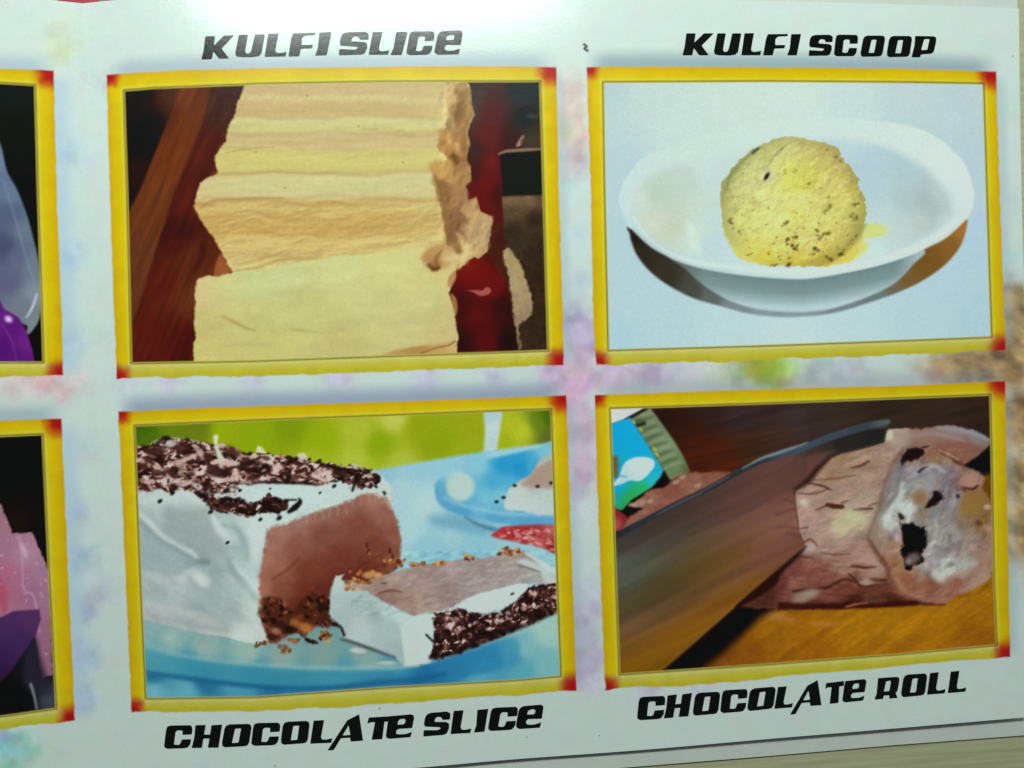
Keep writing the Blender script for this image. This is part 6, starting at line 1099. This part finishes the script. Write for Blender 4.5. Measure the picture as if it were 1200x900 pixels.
CAPS = {
 'KULFI SLICE': [('K', R5, (42, 295), (272, 285), (75, 103)), ('U', R5, (322, 278), (540, 272), (352, 90)), ('L', R5, (565, 272), (740, 268), (595, 82)), ('F', R5, (762, 270), (955, 266), (795, 78)), ('I', R5, (982, 263), (1080, 260), (1018, 72)),
                 ('S', RC, (625, 158), (735, 155), (640, 62)), ('L', RC, (748, 156), (830, 155), (765, 62)), ('I', RC, (838, 157), (885, 157), (862, 62)), ('C', RC, (903, 157), (1003, 155), (920, 60)), ('E', RC, (1020, 155), (1120, 154), (1035, 58))],
 'KULFI SCOOP': [('K', R6, (38, 278), (285, 278), (75, 72)), ('U', R6, (333, 280), (560, 278), (365, 72)), ('L', R6, (590, 278), (770, 276), (620, 72)), ('F', R6, (795, 278), (990, 278), (832, 80)), ('I', R6, (1020, 278), (1110, 278), (1058, 80)),
                 ('S', R7, (55, 250), (235, 248), (75, 75)), ('C', R7, (262, 252), (440, 252), (282, 75)), ('O', R7, (482, 255), (655, 255), (510, 82)), ('O', R7, (700, 258), (880, 258), (725, 85)), ('P', R7, (905, 262), (1085, 262), (935, 85))],
 'CHOCOLATE SLICE': [('C', R1, (70, 425), (365, 415), (105, 155)), ('H', R1, (395, 415), (710, 412), (440, 148)), ('O', R1, (750, 405), (1050, 395), (790, 140)), ('C', R2, (42, 490), (345, 480), (75, 225)), ('O', R2, (392, 475), (690, 460), (420, 210)), ('L', R2, (735, 465), (985, 453), (775, 195)),
                     ('A', R3, (38, 545), (455, 430), (408, 120)), ('T', R3, (555, 420), (680, 412), (522, 158)), ('t', R3, (722, 408), (1010, 388), (760, 143)),
                     ('S', R4, (48, 345), (275, 328), (78, 122)), ('L', R4, (303, 322), (492, 310), (333, 105)), ('I', R4, (522, 308), (622, 300), (555, 95)), ('C', R4, (652, 294), (895, 280), (690, 77)), ('E', R4, (918, 275), (1142, 262), (945, 62))],
 'CHOCOLATE ROLL': [('C', RA, (65, 395), (235, 384), (82, 240)), ('H', RA, (245, 382), (410, 368), (270, 228)), ('O', RA, (440, 362), (600, 352), (458, 212)), ('C', RA, (622, 347), (785, 335), (640, 195)), ('O', RA, (805, 332), (970, 317), (825, 183)), ('L', RA, (985, 318), (1105, 307), (1010, 172)),
                    ('A', RB, (-53, 357), (158, 293), (133, 125)), ('T', RB, (213, 285), (272, 278), (190, 145)), ('t', RB, (298, 275), (437, 263), (318, 132)),
                    ('R', RB, (513, 257), (668, 245), (537, 112)), ('O', R8, (425, 340), (670, 322), (455, 100)), ('L', R8, (705, 315), (898, 298), (738, 80)), ('L', R8, (930, 298), (1122, 280), (962, 65))],
}
def rounded(pts, r=0.16):
    p = np.asarray(pts, float); out = []
    n = len(p)
    for i in range(n):
        a, b, c = p[i - 1], p[i], p[(i + 1) % n]
        la, lc = np.linalg.norm(a - b), np.linalg.norm(c - b)
        ra = min(r * la, 7) / la; rc = min(r * lc, 7) / lc
        out += [b + (a - b) * ra, b + (a - b) * ra * 0.3 + (c - b) * rc * 0.3, b + (c - b) * rc]
    return np.array(out)
for cap, letters in CAPS.items():
    cp = None
    for (g, reg, *dst) in letters:
        outl, hole, src = G[g]
        M = np.linalg.solve(np.concatenate([np.array(src, float), np.ones((3, 1))], 1), np.array(Z(*reg, dst)))
        loops = [rounded(outl)] + ([rounded(hole)] if hole else [])
        pix = [np.concatenate([l, np.ones((len(l), 1))], 1) @ M for l in loops]
        tris = np.array(tessellate_polygon([[Vector((x, -y, 0)) for x, y in l] for l in pix]))
        allp = np.concatenate(pix)
        W3 = on_leaf(allp[:, 0], allp[:, 1], 0.00004)
        a, b, c = (W3[tris[:, k]] for k in range(3))
        flip = np.cross(b - a, c - a)[:, 2] < 0
        tris[flip] = tris[flip][:, ::-1]
        if cp is None:
            cp = bpy.data.objects.new('caption', None); COL.objects.link(cp); cp.parent = leaf; cp.empty_display_size = 0.002
            cp['label'] = 'black slanted caption reading ' + cap
        link('letter', np_mesh('letter', W3, tris, smooth=False), cp, M_INK)

# ------------------------------------------------------------------ sheets under and behind the leaflet
def slab(name, pix, ztop, thick, material, ncut=0):
    pt = np.array(pix, float); V = on_plane(pt[:, 0], pt[:, 1], ztop); n = len(V)
    L = V - np.array([0, 0, thick])
    me = bpy.data.meshes.new(name)
    me.from_pydata([tuple(v) for v in V] + [tuple(v) for v in L], [], [list(range(n))[::-1], [n + k for k in range(n)]] + [[k, (k + 1) % n, n + (k + 1) % n, n + k] for k in range(n)])
    me.update()
    import bmesh
    bm = bmesh.new(); bm.from_mesh(me); bmesh.ops.recalc_face_normals(bm, faces=bm.faces); bm.to_mesh(me); bm.free()
    return link(name, me, None, material)
back = slab('back_panel', [(150, 40), (700, 30), (1165, 50), (1172, 400), (1170, 780), (900, 812), (500, 845), (170, 868)], -0.0004, 0.0005, M_EDGE)
back.parent = leaf
back['label'] = 'panel of the leaflet folded underneath'
under = slab('folded_sheet', [(240, -34), (700, -22), (1192, -8), (1196, 200), (1206, 500), (1216, 860.5), (1050, 873), (900, 886), (720, 900.5), (500, 918), (330, 931)], -0.0009, 0.0006, M_EDGE)
under['label'] = 'plain white paper sheet lying beneath the glossy leaflet'
under['category'] = 'paper sheet'
M_RED, nt, bs = mat('red_white_print')
tc = nt.nodes.new('ShaderNodeTexCoord'); wv = nt.nodes.new('ShaderNodeTexVoronoi'); wv.inputs['Scale'].default_value = 330
cr = nt.nodes.new('ShaderNodeValToRGB'); cr.color_ramp.interpolation = 'CONSTANT'
cr.color_ramp.elements[0].color = (0.45, 0.02, 0.05, 1); cr.color_ramp.elements[1].position = 0.62; cr.color_ramp.elements[1].color = (0.7, 0.62, 0.55, 1)
e_ = cr.color_ramp.elements.new(0.85); e_.color = (0.16, 0.22, 0.18, 1)
sp = nt.nodes.new('ShaderNodeSeparateColor')
nt.links.new(tc.outputs['Object'], wv.inputs['Vector']); nt.links.new(wv.outputs['Color'], sp.inputs[0]); nt.links.new(sp.outputs[0], cr.inputs['Fac']); nt.links.new(cr.outputs[0], bs.inputs['Base Color'])
bs.inputs['Roughness'].default_value = 0.6
red = slab('patterned_paper', [(52, -60), (60, -8), (74, 6), (100, 14), (128, 12), (144, 3), (152, -10), (160, -60), (150, -130), (60, -130)], -0.0012, 0.0003, M_RED)
red['label'] = 'red and white patterned paper peeking out behind the leaflet edge'
red['category'] = 'paper'
